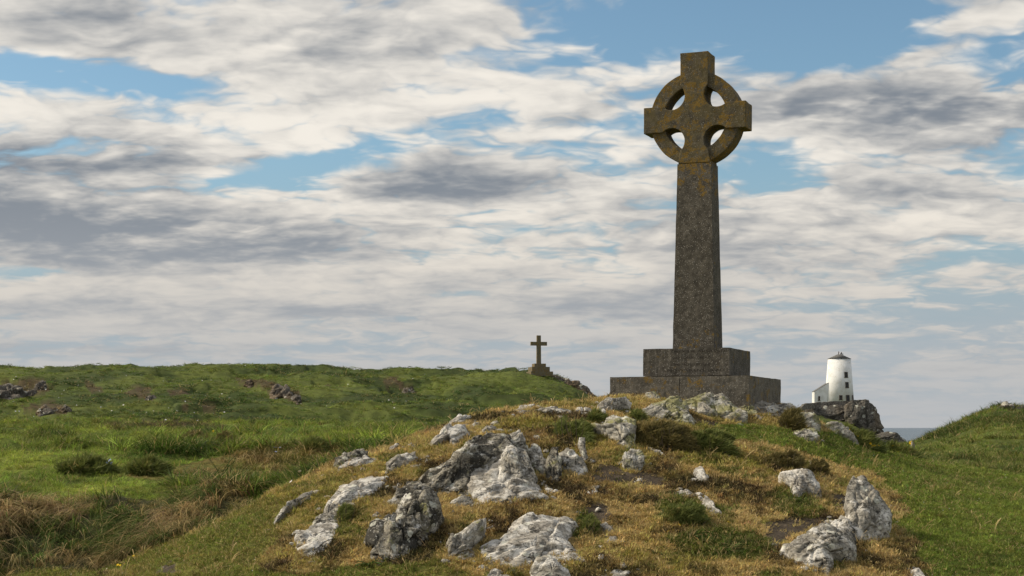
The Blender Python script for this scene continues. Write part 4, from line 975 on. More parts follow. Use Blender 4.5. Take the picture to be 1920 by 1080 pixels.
# ------------------------------------------------------------------ lighthouse on its headland
def build_lighthouse():
    d = D(178)
    b = P(1573.7, 752, d); root = empty('lighthouse_tower', (b.x, b.y, b.z))
    tag(root, 'white tapered lighthouse tower with low conical roof and lean-to', 'lighthouse')
    px = lambda n: n * d / F
    Zp = lambda py: P(1574, py, d).z - b.z
    X = lambda x: (x - 1573.7) * d / F * 1.0
    def cone(name, r0, r1, z0, z1, mat, n=64, parent=root, x=0, y=0, cap=True):
        bm = bmesh.new(); a = []; c = []
        for i in range(n):
            t = 2 * math.pi * i / n
            a.append(bm.verts.new((x + r0 * math.cos(t), y + r0 * math.sin(t), z0))); c.append(bm.verts.new((x + r1 * math.cos(t), y + r1 * math.sin(t), z1)))
        for i in range(n): bm.faces.new((a[i], a[(i + 1) % n], c[(i + 1) % n], c[i]))
        if cap: bm.faces.new(a[::-1]); bm.faces.new(c)
        o = bm_obj(name, bm, mat, parent, smooth=False)
        o.data.polygons.foreach_set('use_smooth', [len(p.vertices) == 4 for p in o.data.polygons]); return o
    z0, z1 = -2.2, Zp(673); r0, r1 = px(28.2), px(21.2)
    cone('tower', r0, r1, z0, z1, M['white'])
    rf = cone('roof', r1 + 0.12, 0.5, z1 + 0.002, Zp(664.6), M['slate'])
    bm = bmesh.new(); add_box(bm, (X(1578.5), 0.6, (Zp(662.3) + Zp(668)) / 2), (px(7), px(4), Zp(662.3) - Zp(668))); ch = bm_obj('chimney', bm, M['white'], rf, bevel=0.04)
    for xx, ya, yb in ((1573, 659, 666), (1578, 660, 663)):
        cone('chimney_pot', px(0.95), px(0.8), Zp(yb) - 0.1, Zp(ya), M['pot'], 16, root, X(xx), 0.2)
    # lean-to on the left
    xl, xr = X(1525), X(1551); zl, zr = Zp(735), Zp(718.5)
    dep = px(24); y0 = -dep * 0.45; y1 = y0 + dep
    vs = [(xl, y0, z0), (xr, y0, z0), (xr, y1, z0), (xl, y1, z0), (xl, y0, zl), (xr, y0, zr), (xr, y1, zr), (xl, y1, zl)]
    fs = [(3, 2, 1, 0), (0, 1, 5, 4), (1, 2, 6, 5), (2, 3, 7, 6), (3, 0, 4, 7), (4, 5, 6, 7)]
    mesh_obj('lean_to', vs, fs, M['white'], root)
    vs = [(xl - 0.06, y0 - 0.03, zl + 0.01), (xr, y0 - 0.03, zr + 0.03), (xr, y1 + 0.05, zr + 0.03), (xl - 0.06, y1 + 0.05, zl + 0.01)]
    vs += [(a, b_, c + 0.06) for a, b_, c in vs]
    mesh_obj('lean_to_roof', vs, [(3, 2, 1, 0), (0, 1, 5, 4), (1, 2, 6, 5), (2, 3, 7, 6), (3, 0, 4, 7), (4, 5, 6, 7)], M['slate'], root)
    def opening(name, xa, xb, ya, yb, on_tower=True, door=False):
        za, zb = Zp(yb), Zp(ya); zm = (za + zb) / 2; xm = (X(xa) + X(xb)) / 2; w_ = X(xb) - X(xa)
        if on_tower:
            rad = r0 + (r1 - r0) * (zm - z0) / (z1 - z0); ang = math.asin(max(-0.98, min(0.98, xm / rad)))
            w_ = w_ / max(0.45, math.cos(ang)); tilt = math.atan2(r0 - r1, z1 - z0)
            e = empty_child(name, root, (rad * math.sin(ang), -rad * math.cos(ang), zm), ang, tilt)
        else: e = empty_child(name, root, (xm, y0, zm), 0, 0)
        h = zb - za
        t = 0.10
        bm = bmesh.new()
        for c, s in (((0, 0, h / 2 - t / 2), (w_, 0.16, t)), ((0, 0, -h / 2 + t / 2), (w_ + 0.16, 0.24, t)), ((-w_ / 2 + t / 2, 0, 0), (t, 0.16, h - 2 * t)), ((w_ / 2 - t / 2, 0, 0), (t, 0.16, h - 2 * t))): add_box(bm, c, s)
        if not door: add_box(bm, (0, -0.015, 0), (w_ - 2 * t, 0.09, 0.06))
        bm_obj('frame', bm, M['frame'], e)
        bm = bmesh.new(); add_box(bm, (0, 0, 0), (w_ - 2 * t, 0.07, h - 2 * t)); bm_obj('door_leaf' if door else 'pane', bm, M['frame'] if door and False else M['pane'], e)
    for a in ((1578.5, 1585, 698, 709), (1580, 1586.6, 717, 728.3), (1568, 1574, 741.5, 751), (1594, 1597.4, 741.3, 751)): opening('window', *a)
    opening('door', 1581, 1588, 741, 753, True, True)
    opening('window', 1532, 1535.5, 743, 751.8, False)
def empty_child(name, parent, loc, rz, tilt):
    o = bpy.data.objects.new(name, None); col.objects.link(o); o.parent = parent; o.location = loc; o.rotation_euler = (-tilt, 0, rz); o.empty_display_size = 0.1
    return o
build_lighthouse()
def build_headland():
    d = D(168)
    hl = empty('rock_headland', P(1570, 815, d)); tag(hl, 'dark brown rock headland under the lighthouse, dropping to the sea', 'headland')
    kw = dict(parent=hl, mat='head', rough=0.045, nlon=200, nlat=80, e=0.55, jagged=0.05, facets=8)
    rock('rock_cliff', [(1498,776),(1507,768),(1524,764),(1550,761),(1580,761),(1610,761),(1612,785),(1605,808),(1580,805),(1550,800),(1515,790)], None, tilt=14, front=0.5, back=1.6, strata=20, d=d + 2, **kw)
    rock('rock_cliff', [(1585,790),(1590,762),(1600,757),(1622,753),(1632,761),(1642,767),(1647,782),(1652,798),(1658,812),(1663,826),(1640,836),(1610,832),(1590,815)], None, tilt=8, front=0.6, back=1.4, strata=65, d=d, **kw)
    rock('rock_spur', [(1640,838),(1645,815),(1657,809),(1670,809),(1682,812),(1699,824),(1706,836),(1680,842)], None, tilt=20, front=0.6, back=1.0, strata=15, d=d - 12, **kw)
    # boundary wall round the tower
    pts = [(1500, 764, 163), (1508, 757, 167), (1530, 754.5, 170), (1560, 752.5, 171), (1600, 750.5, 171), (1622, 749.5, 172), (1627, 750.5, 176)]
    V, Q = [], []; n = 6
    cs = [P(a, b, D(c)) for a, b, c in pts]
    fine = []
    for i in range(len(cs) - 1):
        for j in range(6): fine.append(cs[i].lerp(cs[i + 1], j / 6))
    fine.append(cs[-1]); th = 0.55
    for i, p in enumerate(fine):
        t = (fine[min(i + 1, len(fine) - 1)] - fine[max(i - 1, 0)]); t.z = 0; t.normalize(); nrm = Vector((-t.y, t.x, 0))
        hgt = 1.25 + 0.12 * float(fbm(np.array([i * 0.7]), np.array([0.3]), np.array([0.0]), 3, 5)[0]); j = 0.12 * float(vnoise(np.array([i * 1.3]), np.array([5.0]), np.array([0.0]), 9)[0])
        for a, z in ((-th / 2, -hgt), (-th / 2 * 0.9, j), (th / 2 * 0.9, j), (th / 2, -hgt)): V.append(p + nrm * a + Vector((0, 0, z)))
    for i in range(len(fine) - 1):
        for k in range(3): Q.append((i * 4 + k, (i + 1) * 4 + k, (i + 1) * 4 + k + 1, i * 4 + k + 1))
    L = len(fine) - 1
    Q += [(0, 1, 2, 3), (L * 4 + 3, L * 4 + 2, L * 4 + 1, L * 4)]
    o = mesh_obj('stone_wall', V, Q, M['masonry']); tag(o, 'low grey dry stone wall curving in front of the lighthouse', 'wall')
build_headland()

# weathered post at the far side of the lawn
def build_post():
    yy = 43.0; xx = P(1710, 802, yy).x; g = Vector((xx, yy, float(height(np.array([xx]), np.array([yy]))[0]))); h = P(1710, 828, yy).z - g.z
    o = empty('fence_post', (g.x, g.y, g.z), R(20)); o.rotation_euler = (0, R(6), R(20))
    tag(o, 'short weathered wooden post in the hollow beyond the gorse', 'post')
    w_ = 8 * g.y / F
    bm = bmesh.new(); add_box(bm, (-w_ * 0.22, 0, h / 2 - 0.06), (w_ * 0.5, w_ * 0.6, h + 0.12), (0.85, 0.85)); p = bm_obj('upright', bm, M['wood'], o, bevel=0.008); roughen(p, 2, 0.006, 0.06, 3)
    bm = bmesh.new(); add_box(bm, (w_ * 0.3, w_ * 0.06, h * 0.42 - 0.06), (w_ * 0.42, w_ * 0.5, h * 0.84 + 0.12), (0.8, 0.8)); p = bm_obj('brace', bm, M['wood'], o, bevel=0.008); roughen(p, 2, 0.006, 0.06, 8)
build_post()

# ------------------------------------------------------------------ vegetation
def blades(n, spread, h0, h1, width, lean, seed, segs=3, droop=0.0, oneway=None, head=0.0):
    """n grass blades round the origin -> verts, quads, a random number per vertex"""
    g = np.random.default_rng(seed); V, Q, B = [], [], []
    for i in range(n):
        r = spread * math.sqrt(g.random()); t = g.random() * 2 * math.pi
        bx, by = r * math.cos(t), r * math.sin(t)
        a = g.random() * 2 * math.pi if oneway is None else g.normal(0, oneway)
        if oneway is None and g.random() < 0.5: a = t + g.normal(0, 0.5)
        h = g.uniform(h0, h1); l = lean * g.uniform(0.3, 1.3); w = width * g.uniform(0.7, 1.3); dr = droop * g.uniform(0.6, 1.3)
        dx, dy = math.cos(a), math.sin(a); sx, sy = -dy, dx
        tw = g.normal(0, 0.6); sx, sy = sx * math.cos(tw) + dx * math.sin(tw), sy * math.cos(tw) + dy * math.sin(tw)
        bend = g.normal(0, 0.25) * lean; k0 = len(V); bv = g.random()
        for s in range(segs + 1):
            q = s / segs; wd = w * (1 - 0.88 * q ** 1.5) * 0.5
            if head and s >= segs - 1 and g.random() < head: wd = w * 1.1
            out = h * (l * q * q + 0.1 * q); side = h * bend * q * q
            cx, cy = bx + dx * out - dy * side, by + dy * out + dx * side
            z = h * (q - 0.42 * min(l, 1.2) * q * q) - dr * h * q * q
            V += [(cx - sx * wd, cy - sy * wd, z), (cx + sx * wd, cy + sy * wd, z)]; B += [bv, bv]
            if s: Q.append((k0 + 2 * s - 2, k0 + 2 * s - 1, k0 + 2 * s + 1, k0 + 2 * s))
    return np.array(V), np.array(Q), np.array(B)
def tuft_set(name, count, **kw):
    c = bpy.data.collections.new(name)
    seed = kw.pop('seed', 1); mat = kw.pop('mat', 'grass')
    for i in range(count):
        V, Q, B = blades(seed=seed + i * 17, **kw)
        o = np_mesh('%s_tuft' % name, V, Q, M[mat], None, True); col.objects.unlink(o); c.objects.link(o)
        at = o.data.attributes.new('bvar', 'FLOAT', 'POINT'); at.data.foreach_set('value', B.astype(np.float32))
    return c
_gn = {}
def gn_tree(coll):
    if coll.name in _gn: return _gn[coll.name]
    t = bpy.data.node_groups.new('scatter_' + coll.name, 'GeometryNodeTree')
    t.interface.new_socket('Geometry', in_out='INPUT', socket_type='NodeSocketGeometry'); t.interface.new_socket('Geometry', in_out='OUTPUT', socket_type='NodeSocketGeometry')
    N = t.nodes.new; L = t.links.new
    gi, go = N('NodeGroupInput'), N('NodeGroupOutput'); iop = N('GeometryNodeInstanceOnPoints'); ci = N('GeometryNodeCollectionInfo')
    ci.inputs['Collection'].default_value = coll; ci.inputs['Separate Children'].default_value = True; ci.inputs['Reset Children'].default_value = True
    def na(name, typ):
        n = N('GeometryNodeInputNamedAttribute'); n.data_type = typ; n.inputs[0].default_value = name; return n.outputs[0]
    er = N('FunctionNodeEulerToRotation'); L(na('rot', 'FLOAT_VECTOR'), er.inputs[0])
    L(gi.outputs[0], iop.inputs['Points']); L(ci.outputs[0], iop.inputs['Instance']); iop.inputs['Pick Instance'].default_value = True
    L(na('var', 'INT'), iop.inputs['Instance Index']); L(er.outputs[0], iop.inputs['Rotation']); L(na('scl', 'FLOAT_VECTOR'), iop.inputs['Scale'])
    L(iop.outputs[0], go.inputs[0]); _gn[coll.name] = t
    return t
def scatter(name, label, cat, pts, rot, scl, colr, coll):
    n = len(pts); me = bpy.data.meshes.new(name); me.vertices.add(n); me.vertices.foreach_set('co', pts.astype(np.float32).ravel())
    if scl.ndim == 1: scl = np.repeat(scl[:, None], 3, 1)
    for nm, typ, key, arr in (('rot', 'FLOAT_VECTOR', 'vector', rot), ('scl', 'FLOAT_VECTOR', 'vector', scl), ('col', 'FLOAT_COLOR', 'color', colr)):
        me.attributes.new(nm, typ, 'POINT').data.foreach_set(key, arr.astype(np.float32).ravel())
    me.attributes.new('var', 'INT', 'POINT').data.foreach_set('value', rng.integers(0, len(coll.objects), n).astype(np.int32))
    me.materials.append(M['grass'])
    o = bpy.data.objects.new(name, me); col.objects.link(o)
    md = o.modifiers.new('scatter', 'NODES'); md.node_group = gn_tree(coll)
    tag(o, label, cat, kind='stuff'); return o
def sample(n, r0, r1, power=1.0, tmax=0.41):
    """random plan positions in the wedge before the camera; power 1 = even per area, lower = denser near"""
    u = rng.random(n)
    if power == 1.0: y = np.sqrt(r0 ** 2 + u * (r1 ** 2 - r0 ** 2))
    else:
        k = 2 * power; y = np.exp(np.log(r0) + u * math.log(r1 / r0)) if abs(k) < 1e-6 else (r0 ** k + u * (r1 ** k - r0 ** k)) ** (1 / k)
    return (rng.random(n) * 2 - 1) * tmax * y, y
STEPS_KEEP = []
def clear_of_rocks(px, py, y, grow=0.0):
    ok = np.ones(len(px), bool)
    for poly, d0, d1 in ROCK_AREAS:
        pa = np.array(poly, float); c = pa.mean(0); q = c + (pa - c) * (0.9 + grow)
        m = (y > d0) & (y < d1) & (px > q[:, 0].min()) & (px < q[:, 0].max())
        if m.any():
            i = np.where(m)[0]; ok[i[inpoly(px[i], py[i], q)]] = False
    return ok
def off_cross(x, y):
    dx, dy = x - ctr.x, y - ctr.y; u = dx * rv.x + dy * rv.y; v = dx * bv_.x + dy * bv_.y
    return ~((abs(u) < CW / 2 + 0.01) & (abs(v) < CW / 2 + 0.01))
def up_rot(n, lean=0.25):
    return np.stack([rng.normal(0, lean, n), rng.normal(0, lean, n), rng.random(n) * 2 * math.pi], 1)
def jitter(c, dry, amt=0.22):
    k = np.exp(rng.normal(0, amt, len(c)))[:, None]; h = 1 + rng.normal(0, 0.07, c.shape)
    return np.concatenate([np.clip(c * k * h, 0.004, 0.8), np.clip(dry, 0, 1)[:, None]], 1)

TURF = tuft_set('turf', 6, n=26, spread=0.05, h0=0.012, h1=0.034, width=0.0058, lean=0.9, segs=2, seed=11)
TUSS = tuft_set('tussock', 6, n=60, spread=0.045, h0=0.05, h1=0.12, width=0.0055, lean=0.9, segs=3, seed=51, droop=0.15)
LONG = tuft_set('long_grass', 6, n=36, spread=0.11, h0=0.12, h1=0.34, width=0.0125, lean=0.8, segs=3, seed=91, droop=0.12)
CLUMP = tuft_set('clump', 5, n=34, spread=0.30, h0=0.16, h1=0.5, width=0.045, lean=0.6, segs=2, seed=131)
HANG = tuft_set('hanging', 6, n=26, spread=0.10, h0=0.32, h1=0.72, width=0.011, lean=0.75, segs=5, seed=171, droop=0.75, oneway=0.45)
WISP = tuft_set('wisp', 5, n=9, spread=0.05, h0=0.13, h1=0.26, width=0.0045, lean=0.7, segs=4, seed=211, head=0.6)

def slope(x, y):
    e = 0.05; h0 = height(x, y)
    return (height(x + e, y) - h0) / e, (height(x, y + e) - h0) / e
def build_near_grass():
    x, y = sample(132000, 14.7, 27.6, 0.9)
    z = height(x, y); k = terrain_kind(x, y, z); px, py = k['px'], k['py']
    ok = k['mound'] & clear_of_rocks(px, py, y) & off_cross(x, y) & (px > -150) & (px < 2190) & (py < 1180)
    ok &= ~(k['soil'] & (rng.random(len(x)) < 0.93))
    x, y, z = x[ok], y[ok], z[ok]; k = {a: b[ok] for a, b in k.items()}
    c, dry = plant_colour(x, y, z, k); n = len(x)
    s = rng.uniform(0.75, 1.35, n) * np.where(k['lawn'], 0.85, 1.0) * np.where(k['strip'], 0.85, 1.0) * 1.35
    for nm, lab, m in (('grass', 'short green turf of the lawn on the right', k['lawn']), ('grass', 'dry tan turf of the knoll', ~k['lawn'])):
        sc = np.stack([s, s, s * rng.uniform(0.7, 1.3, n)], 1)
        scatter(nm, lab, 'grass', np.stack([x, y, z - 0.004], 1)[m], up_rot(n, 0.3)[m], sc[m], jitter(c, dry)[m], TURF)
    # tussocks of longer dry grass
    x, y = sample(11000, 14.8, 26.5, 0.9); z = height(x, y); k = terrain_kind(x, y, z); px, py = k['px'], k['py']
    cl = fbm(x * 1.3, y * 1.3, None, 3, 201)
    ok = k['mound'] & ~k['soil'] & clear_of_rocks(px, py, y, 0.06) & off_cross(x, y) & (px > -150) & (px < 2190)
    ok &= (((cl > 0.2) | k['green']) & ~k['lawn'] & (rng.random(len(x)) < 0.75)) | (k['lawn'] & (py > 900) & (rng.random(len(x)) < 0.10) & (cl > 0)) 
    x, y, z = x[ok], y[ok], z[ok]; k = {a: b[ok] for a, b in k.items()}; c, dry = plant_colour(x, y, z, k); n = len(x)
    s = rng.uniform(0.6, 1.3, n) * np.where(k['green'], 1.1, 1.0) * np.where(k['strip'], 0.55, 1.0)
    scatter('grass', 'longer dry grass tussocks on the knoll', 'grass', np.stack([x, y, z - 0.01], 1), up_rot(n, 0.22), s, jitter(c, dry + 0.12), TUSS)
    # tussocks round the rock feet
    P_, D_ = [], []
    for poly, d0, d1 in ROCK_AREAS:
        if d0 > 26: continue
        pa = np.array(poly, float); ym = pa[:, 1].max(); low = pa[pa[:, 1] > ym - 0.35 * np.ptp(pa[:, 1])]
        w_ = np.ptp(low[:, 0]); cnt = int(np.clip(w_ / 5, 2, 24))
        for _ in range(cnt):
            qx = rng.uniform(low[:, 0].min() - 4, low[:, 0].max() + 4); qy = np.interp(qx, np.sort(low[:, 0]), low[np.argsort(low[:, 0]), 1]) + rng.uniform(1, 5)
            h = hit(qx, qy, max(12.0, d0 - 1.5), d1 + 0.8); P_.append(h)
    a = np.array([p[:] for p in P_]); x, y, z = a.T; k = terrain_kind(x, y, z); c, dry = plant_colour(x, y, z, k); n = len(x)
    scatter('grass', 'grass tufts round the feet of the rocks', 'grass', np.stack([x, y, z - 0.01], 1), up_rot(n, 0.25), rng.uniform(0.35, 0.85, n), jitter(c, dry + 0.15), TUSS)
    # wisps of seeding straw
    x, y = sample(1300, 14.8, 25, 0.9); z = height(x, y); k = terrain_kind(x, y, z)
    ok = k['mound'] & ~k['soil'] & clear_of_rocks(k['px'], k['py'], y, 0.05) & off_cross(x, y) & (rng.random(len(x)) < np.where(k['lawn'], 0.35, 0.6))
    x, y, z = x[ok], y[ok], z[ok]; n = len(x)
    c = np.tile(np.array([[0.34, 0.24, 0.10]]), (n, 1))
    scatter('grass', 'thin seeding straw stalks on knoll and lawn', 'grass', np.stack([x, y, z - 0.005], 1), up_rot(n, 0.2), rng.uniform(0.45, 0.9, n), jitter(c, np.full(n, 0.5)), WISP)
build_near_grass()
def extra_straw():
    Q = []
    for px, py, sp, n in ((545, 1022, 22, 26), (530, 1035, 18, 16), (650, 960, 14, 12), (1245, 935, 26, 26), (1100, 985, 14, 12), (960, 1050, 12, 10), (900, 920, 18, 18), (850, 940, 22, 26), (1000, 905, 20, 14), (1660, 1020, 30, 16), (1540, 915, 14, 12), (760, 900, 20, 14)):
        for _ in range(n): Q.append(hit(px + rng.normal(0, sp), py + rng.normal(0, sp * 0.35)))
    a = np.array([q[:] for q in Q]); n = len(a)
    c = np.tile(np.array([[0.46, 0.34, 0.15]]), (n, 1))
    scatter('grass', 'clumps of pale straw among the rocks', 'grass', a - np.array([0, 0, 0.008]), up_rot(n, 0.22), rng.uniform(0.45, 0.95, n), jitter(c, np.full(n, 0.55)), TUSS)
extra_straw()
def build_valley_grass():
    x, y = sample(85000, 18.8, 130, 0.12); z = height(x, y); k = terrain_kind(x, y, z); px, py = k['px'], k['py']
    ok = ~k['mound'] & (px > -160) & (px < 2190) & clear_of_rocks(px, py, y)
    ok &= ~((px > 1685) & (px < 1735) & (py > 826) & (py < 872) & (y < 60))
    ok &= ~((px > 760) & (px < 1480) & (y < 78))
    x, y, z = x[ok], y[ok], z[ok]; k = {a: b[ok] for a, b in k.items()}; c, dry = plant_colour(x, y, z, k); n = len(x)
    cl = fbm(x * 0.55, y * 0.55, None, 3, 301)
    s = 0.8 * rng.uniform(0.5, 1.0, n) * np.clip((y / 27) ** 0.5, 0.8, 1.7) * np.where(k['right'], 0.6, 1.0) * np.where(k['vbrown'], 0.55, 1.0) * np.where(cl > 0.15, 1.55, 0.85) * (1 + 0.5 * np.clip(cl, -0.4, 0.7))
    c = c * np.where(cl > 0.2, 0.66, 1.08)[:, None]
    sc = np.stack([s * 1.15, s * 1.15, s * rng.uniform(0.6, 1.05, n)], 1)
    scatter('grass', 'lush long grass of the hollow and the low ground', 'grass', np.stack([x, y, z - 0.02], 1), up_rot(n, 0.22), sc, jitter(c, dry, 0.28), LONG)
    # dead grass hanging over the bank
    x, y = sample(15000, 18.9, 21.7, 1.0); z = height(x, y); k = terrain_kind(x, y, z); gx, gy = slope(x, y); st = np.hypot(gx, gy)
    cl = fbm(x * 1.5, y * 0.8, z * 1.5, 3, 311)
    ok = k['bank'] & (k['px'] > -200) & ((cl > -0.12) | (rng.random(len(x)) < 0.15)) & (st > 0.45) & (k['px'] < 405)
    x, y, z, gx, gy = x[ok], y[ok], z[ok], gx[ok], gy[ok]; n = len(x)
    sel = rng.random(n) < 0.6
    x, y, z, gx, gy = x[sel], y[sel], z[sel], gx[sel], gy[sel]; n = len(x)
    rot = np.stack([rng.normal(0, 0.2, n), rng.normal(0, 0.2, n), np.arctan2(-gy, -gx) + rng.normal(0, 0.55, n)], 1)
    t = (rng.random(n) < np.clip(0.42 + fbm(x * 1.2, y, z, 2, 313) * 1.5, 0, 1)).astype(float)[:, None]
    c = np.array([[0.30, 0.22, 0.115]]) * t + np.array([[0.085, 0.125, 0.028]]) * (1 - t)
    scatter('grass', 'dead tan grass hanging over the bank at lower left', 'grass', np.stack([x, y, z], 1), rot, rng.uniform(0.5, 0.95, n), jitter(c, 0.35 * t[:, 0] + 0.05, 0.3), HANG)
def build_hill_grass():
    x, y = sample(52000, 114, 300, 0.35); z = height(x, y); k = terrain_kind(x, y, z); px, py = k['px'], k['py']
    ok = (px > -80) & (px < 1160) & clear_of_rocks(px, py, y) & ~(k['hbrown'] & (rng.random(len(x)) < 0.6))
    x, y, z = x[ok], y[ok], z[ok]; k = {a: b[ok] for a, b in k.items()}; c, dry = plant_colour(x, y, z, k); n = len(x)
    cl = fbm(x * 0.2, y * 0.2, None, 3, 321)
    s = rng.uniform(0.5, 1.1, n) * (0.9 + 0.6 * np.clip(cl, -0.5, 0.8))
    sc = np.stack([s * 1.3, s * 1.3, s * 0.5], 1)
    scatter('grass', 'rough grass covering the far hillside', 'grass', np.stack([x, y, z - 0.04], 1), up_rot(n, 0.2), sc, jitter(c, dry, 0.24), CLUMP)
    x, y = sample(12000, 44, 118, 0.8); z = height(x, y); k = terrain_kind(x, y, z); px, py = k['px'], k['py']
    ok = (px > 1560) & (px < 2050)
    x, y, z = x[ok], y[ok], z[ok]; k = {a: b[ok] for a, b in k.items()}; c, dry = plant_colour(x, y, z, k); n = len(x)
    s = rng.uniform(0.3, 0.7, n)
    scatter('grass', 'rough grass on the right hill', 'grass', np.stack([x, y, z - 0.03], 1), up_rot(n, 0.2), np.stack([s, s, s * 0.8], 1), jitter(c, dry, 0.24), CLUMP)
build_valley_grass(); build_hill_grass()

# ------------------------------------------------------------------ loose chips of stone round the outcrops
def build_chips():
    c = bpy.data.collections.new('chips')
    for i in range(5):
        bm = bmesh.new(); bmesh.ops.create_icosphere(bm, subdivisions=2, radius=1.0)
        for v in bm.verts:
            q = np.array(v.co[:]); n_ = float(fbm(q[0:1] * 1.1 + i * 9, q[1:2] * 1.1, q[2:3] * 1.1, 2, i)[0])
            v.co = Vector((v.co.x * (1.0 + 0.4 * n_), v.co.y * (0.7 + 0.4 * n_), max(v.co.z, -0.4) * (0.55 + 0.4 * n_)))
        o = bm_obj('chip', bm, M['pale' if i % 2 else 'grey']); col.objects.unlink(o); c.objects.link(o)
    Q, S = [], []
    for poly, d0, d1 in ROCK_AREAS:
        if d0 > 26: continue
        pa = np.array(poly, float); cen = pa.mean(0); w_ = np.ptp(pa[:, 0])
        for _ in range(int(np.clip(w_ / 7, 2, 16))):
            b = pa[rng.integers(0, len(pa))]; q = cen + (b - cen) * rng.uniform(1.03, 1.35)
            Q.append(hit(q[0], q[1] + 2, max(12.0, d0 - 2), d1 + 1.2)); S.append(rng.uniform(0.3, 1.0) ** 2 * 0.055 + 0.010)
    a = np.array([q[:] for q in Q]); n = len(a); ok = off_cross(a[:, 0], a[:, 1])
    scatter('gravel', 'pale stone chips lying in the turf round the rocks', 'stone chips', a[ok], up_rot(n, 0.3)[ok], np.array(S)[ok], np.ones((n, 4))[ok], c)
build_chips()
# ------------------------------------------------------------------ bushes
def bush(poly, label, mat, n=5000, length=0.07, width=0.0045, tilt=52, front=0.5, flowers=(), wind=(0.35, 0.0), d=None, name='gorse_bush', cat='bush', group=None):
    a, e1, e2, nr, uv = plane_frame(poly, tilt, d)
    H = np.ptp(uv[:, 1]); mn = min(H, np.ptp(uv[:, 0]))
    c, th, rad = star(uv, 48)
    g = np.random.default_rng(int(abs(a.x) * 1000) + n)
    root = empty(name, a); tag(root, label, cat, group)
    t = g.random(n) * 2 * math.pi; rho = g.random(n) ** 0.42; w = g.uniform(-0.9, 1.0, n)
    cc_ = g.integers(0, 90, n); tc, rc, wc = g.random(90) * 2 * math.pi, g.random(90) ** 0.45, g.uniform(-0.8, 1.0, 90)
    t = (tc[cc_] + g.normal(0, 0.16, n)) % (2 * math.pi); rho = np.clip(rc[cc_] + g.normal(0, 0.10, n), 0.02, 1.05); w = np.clip(wc[cc_] + g.normal(0, 0.13, n), -1, 1.05)
    lump = 1 + 0.42 * fbm(np.cos(t) * 2.2 * rho + a.x, np.sin(t) * 2.2 * rho, w * 2, 3, 9)
    q = rho * np.sqrt(np.clip(1 - (w * 0.75) ** 2, 0, 1)) * lump * 0.92
    rr = np.interp(t, np.append(th, 2 * math.pi), np.append(rad, rad[0]))
    E1, E2, N = np.array(e1), np.array(e2), np.array(nr)
    pu, pv, pw = c[0] + q * rr * np.cos(t), c[1] + q * rr * np.sin(t), w * mn * 0.55 * np.where(w > 0, front, 1.0) * lump
    B = pu[:, None] * E1 + pv[:, None] * E2 + pw[:, None] * N
    D = (np.cos(t) * rho)[:, None] * E1 + (np.sin(t) * rho * 0.5 + 0.5)[:, None] * E2 + (w * 0.8)[:, None] * N + g.normal(0, 0.6, (n, 3)); D[:, 0] += wind[0]
    D /= np.linalg.norm(D, axis=1)[:, None]
    S = np.cross(D, g.normal(size=(n, 3))); S /= np.linalg.norm(S, axis=1)[:, None]
    L = length * g.uniform(0.6, 1.35, n)[:, None]; Wd = width * g.uniform(0.7, 1.3, n)[:, None]
    b0 = B - D * L * 0.4; mid = B + D * L * 0.25; tip = B + D * L + np.array([0.25, 0, -0.12]) * L * 0.5
    V = np.stack([b0 - S * Wd * 0.5, b0 + S * Wd * 0.5, mid + S * Wd, mid - S * Wd, tip], 1).reshape(-1, 3)
    i = np.arange(n)[:, None] * 5
    Q = np.concatenate([np.hstack([i, i + 1, i + 2]), np.hstack([i, i + 2, i + 3]), np.hstack([i + 3, i + 2, i + 4])])
    o = np_mesh('foliage', V, Q, M[mat], root, True)
    bv = np.repeat(np.clip(0.55 * g.random(n) + 0.45 * g.random(90)[cc_], 0, 1), 5); o.data.attributes.new('bvar', 'FLOAT', 'POINT').data.foreach_set('value', bv.astype(np.float32))
    # woody stems
    bm = bmesh.new()
    for _ in range(7):
        b = np.array([g.uniform(-0.5, 0.5) * np.ptp(uv[:, 0]) * 0.6 + c[0], 0, -0.03]); tp = b + np.array([g.normal(0, 0.1), g.normal(0, 0.06), H * g.uniform(0.4, 0.7)])
        r_ = 0.006; ring = []
        for p, rr_ in ((b, r_), ((b + tp) / 2 + g.normal(0, 0.02, 3), r_ * 0.7), (tp, r_ * 0.3)):
            ring.append([bm.verts.new((p[0] + rr_ * math.cos(x_), p[1] + rr_ * math.sin(x_), p[2])) for x_ in (0, 2.1, 4.2)])
        for s_ in (0, 1):
            for j in range(3): bm.faces.new((ring[s_][j], ring[s_][(j + 1) % 3], ring[s_ + 1][(j + 1) % 3], ring[s_ + 1][j]))
    bm_obj('stems', bm, M['frame'], root)['kind'] = 'stuff'; o['kind'] = 'stuff'
    for fx, fy in flowers:
        v = ray(fx, fy); og = Vector((0, 0, EYE)); s_ = (a + nr * (mn * 0.4) - og).dot(nr) / v.dot(nr); p = og + v * s_ - a
        fo = flower_head('flower', 0.022, root); fo.location = p; fo.rotation_euler = (g.normal(0, 0.5) + 0.6, g.normal(0, 0.4), g.random() * 6)
    return root
_fl = {}
def flower_mesh(key, mat, petals, cup):
    if key in _fl: return _fl[key]
    bm = bmesh.new(); c = bm.verts.new((0, 0, 0))
    for i in range(petals):
        a = 2 * math.pi * i / petals; da = math.pi / petals * 0.85
        p = [bm.verts.new((r * math.cos(a + o), r * math.sin(a + o), h)) for r, o, h in ((0.6, -da, cup * 0.5), (1.0, -da * 0.5, cup), (1.0, da * 0.5, cup), (0.6, da, cup * 0.5))]
        bm.faces.new([c] + p)
    me = bpy.data.meshes.new(key); bm.to_mesh(me); bm.free(); me.materials.append(M[mat]); _fl[key] = me
    return me
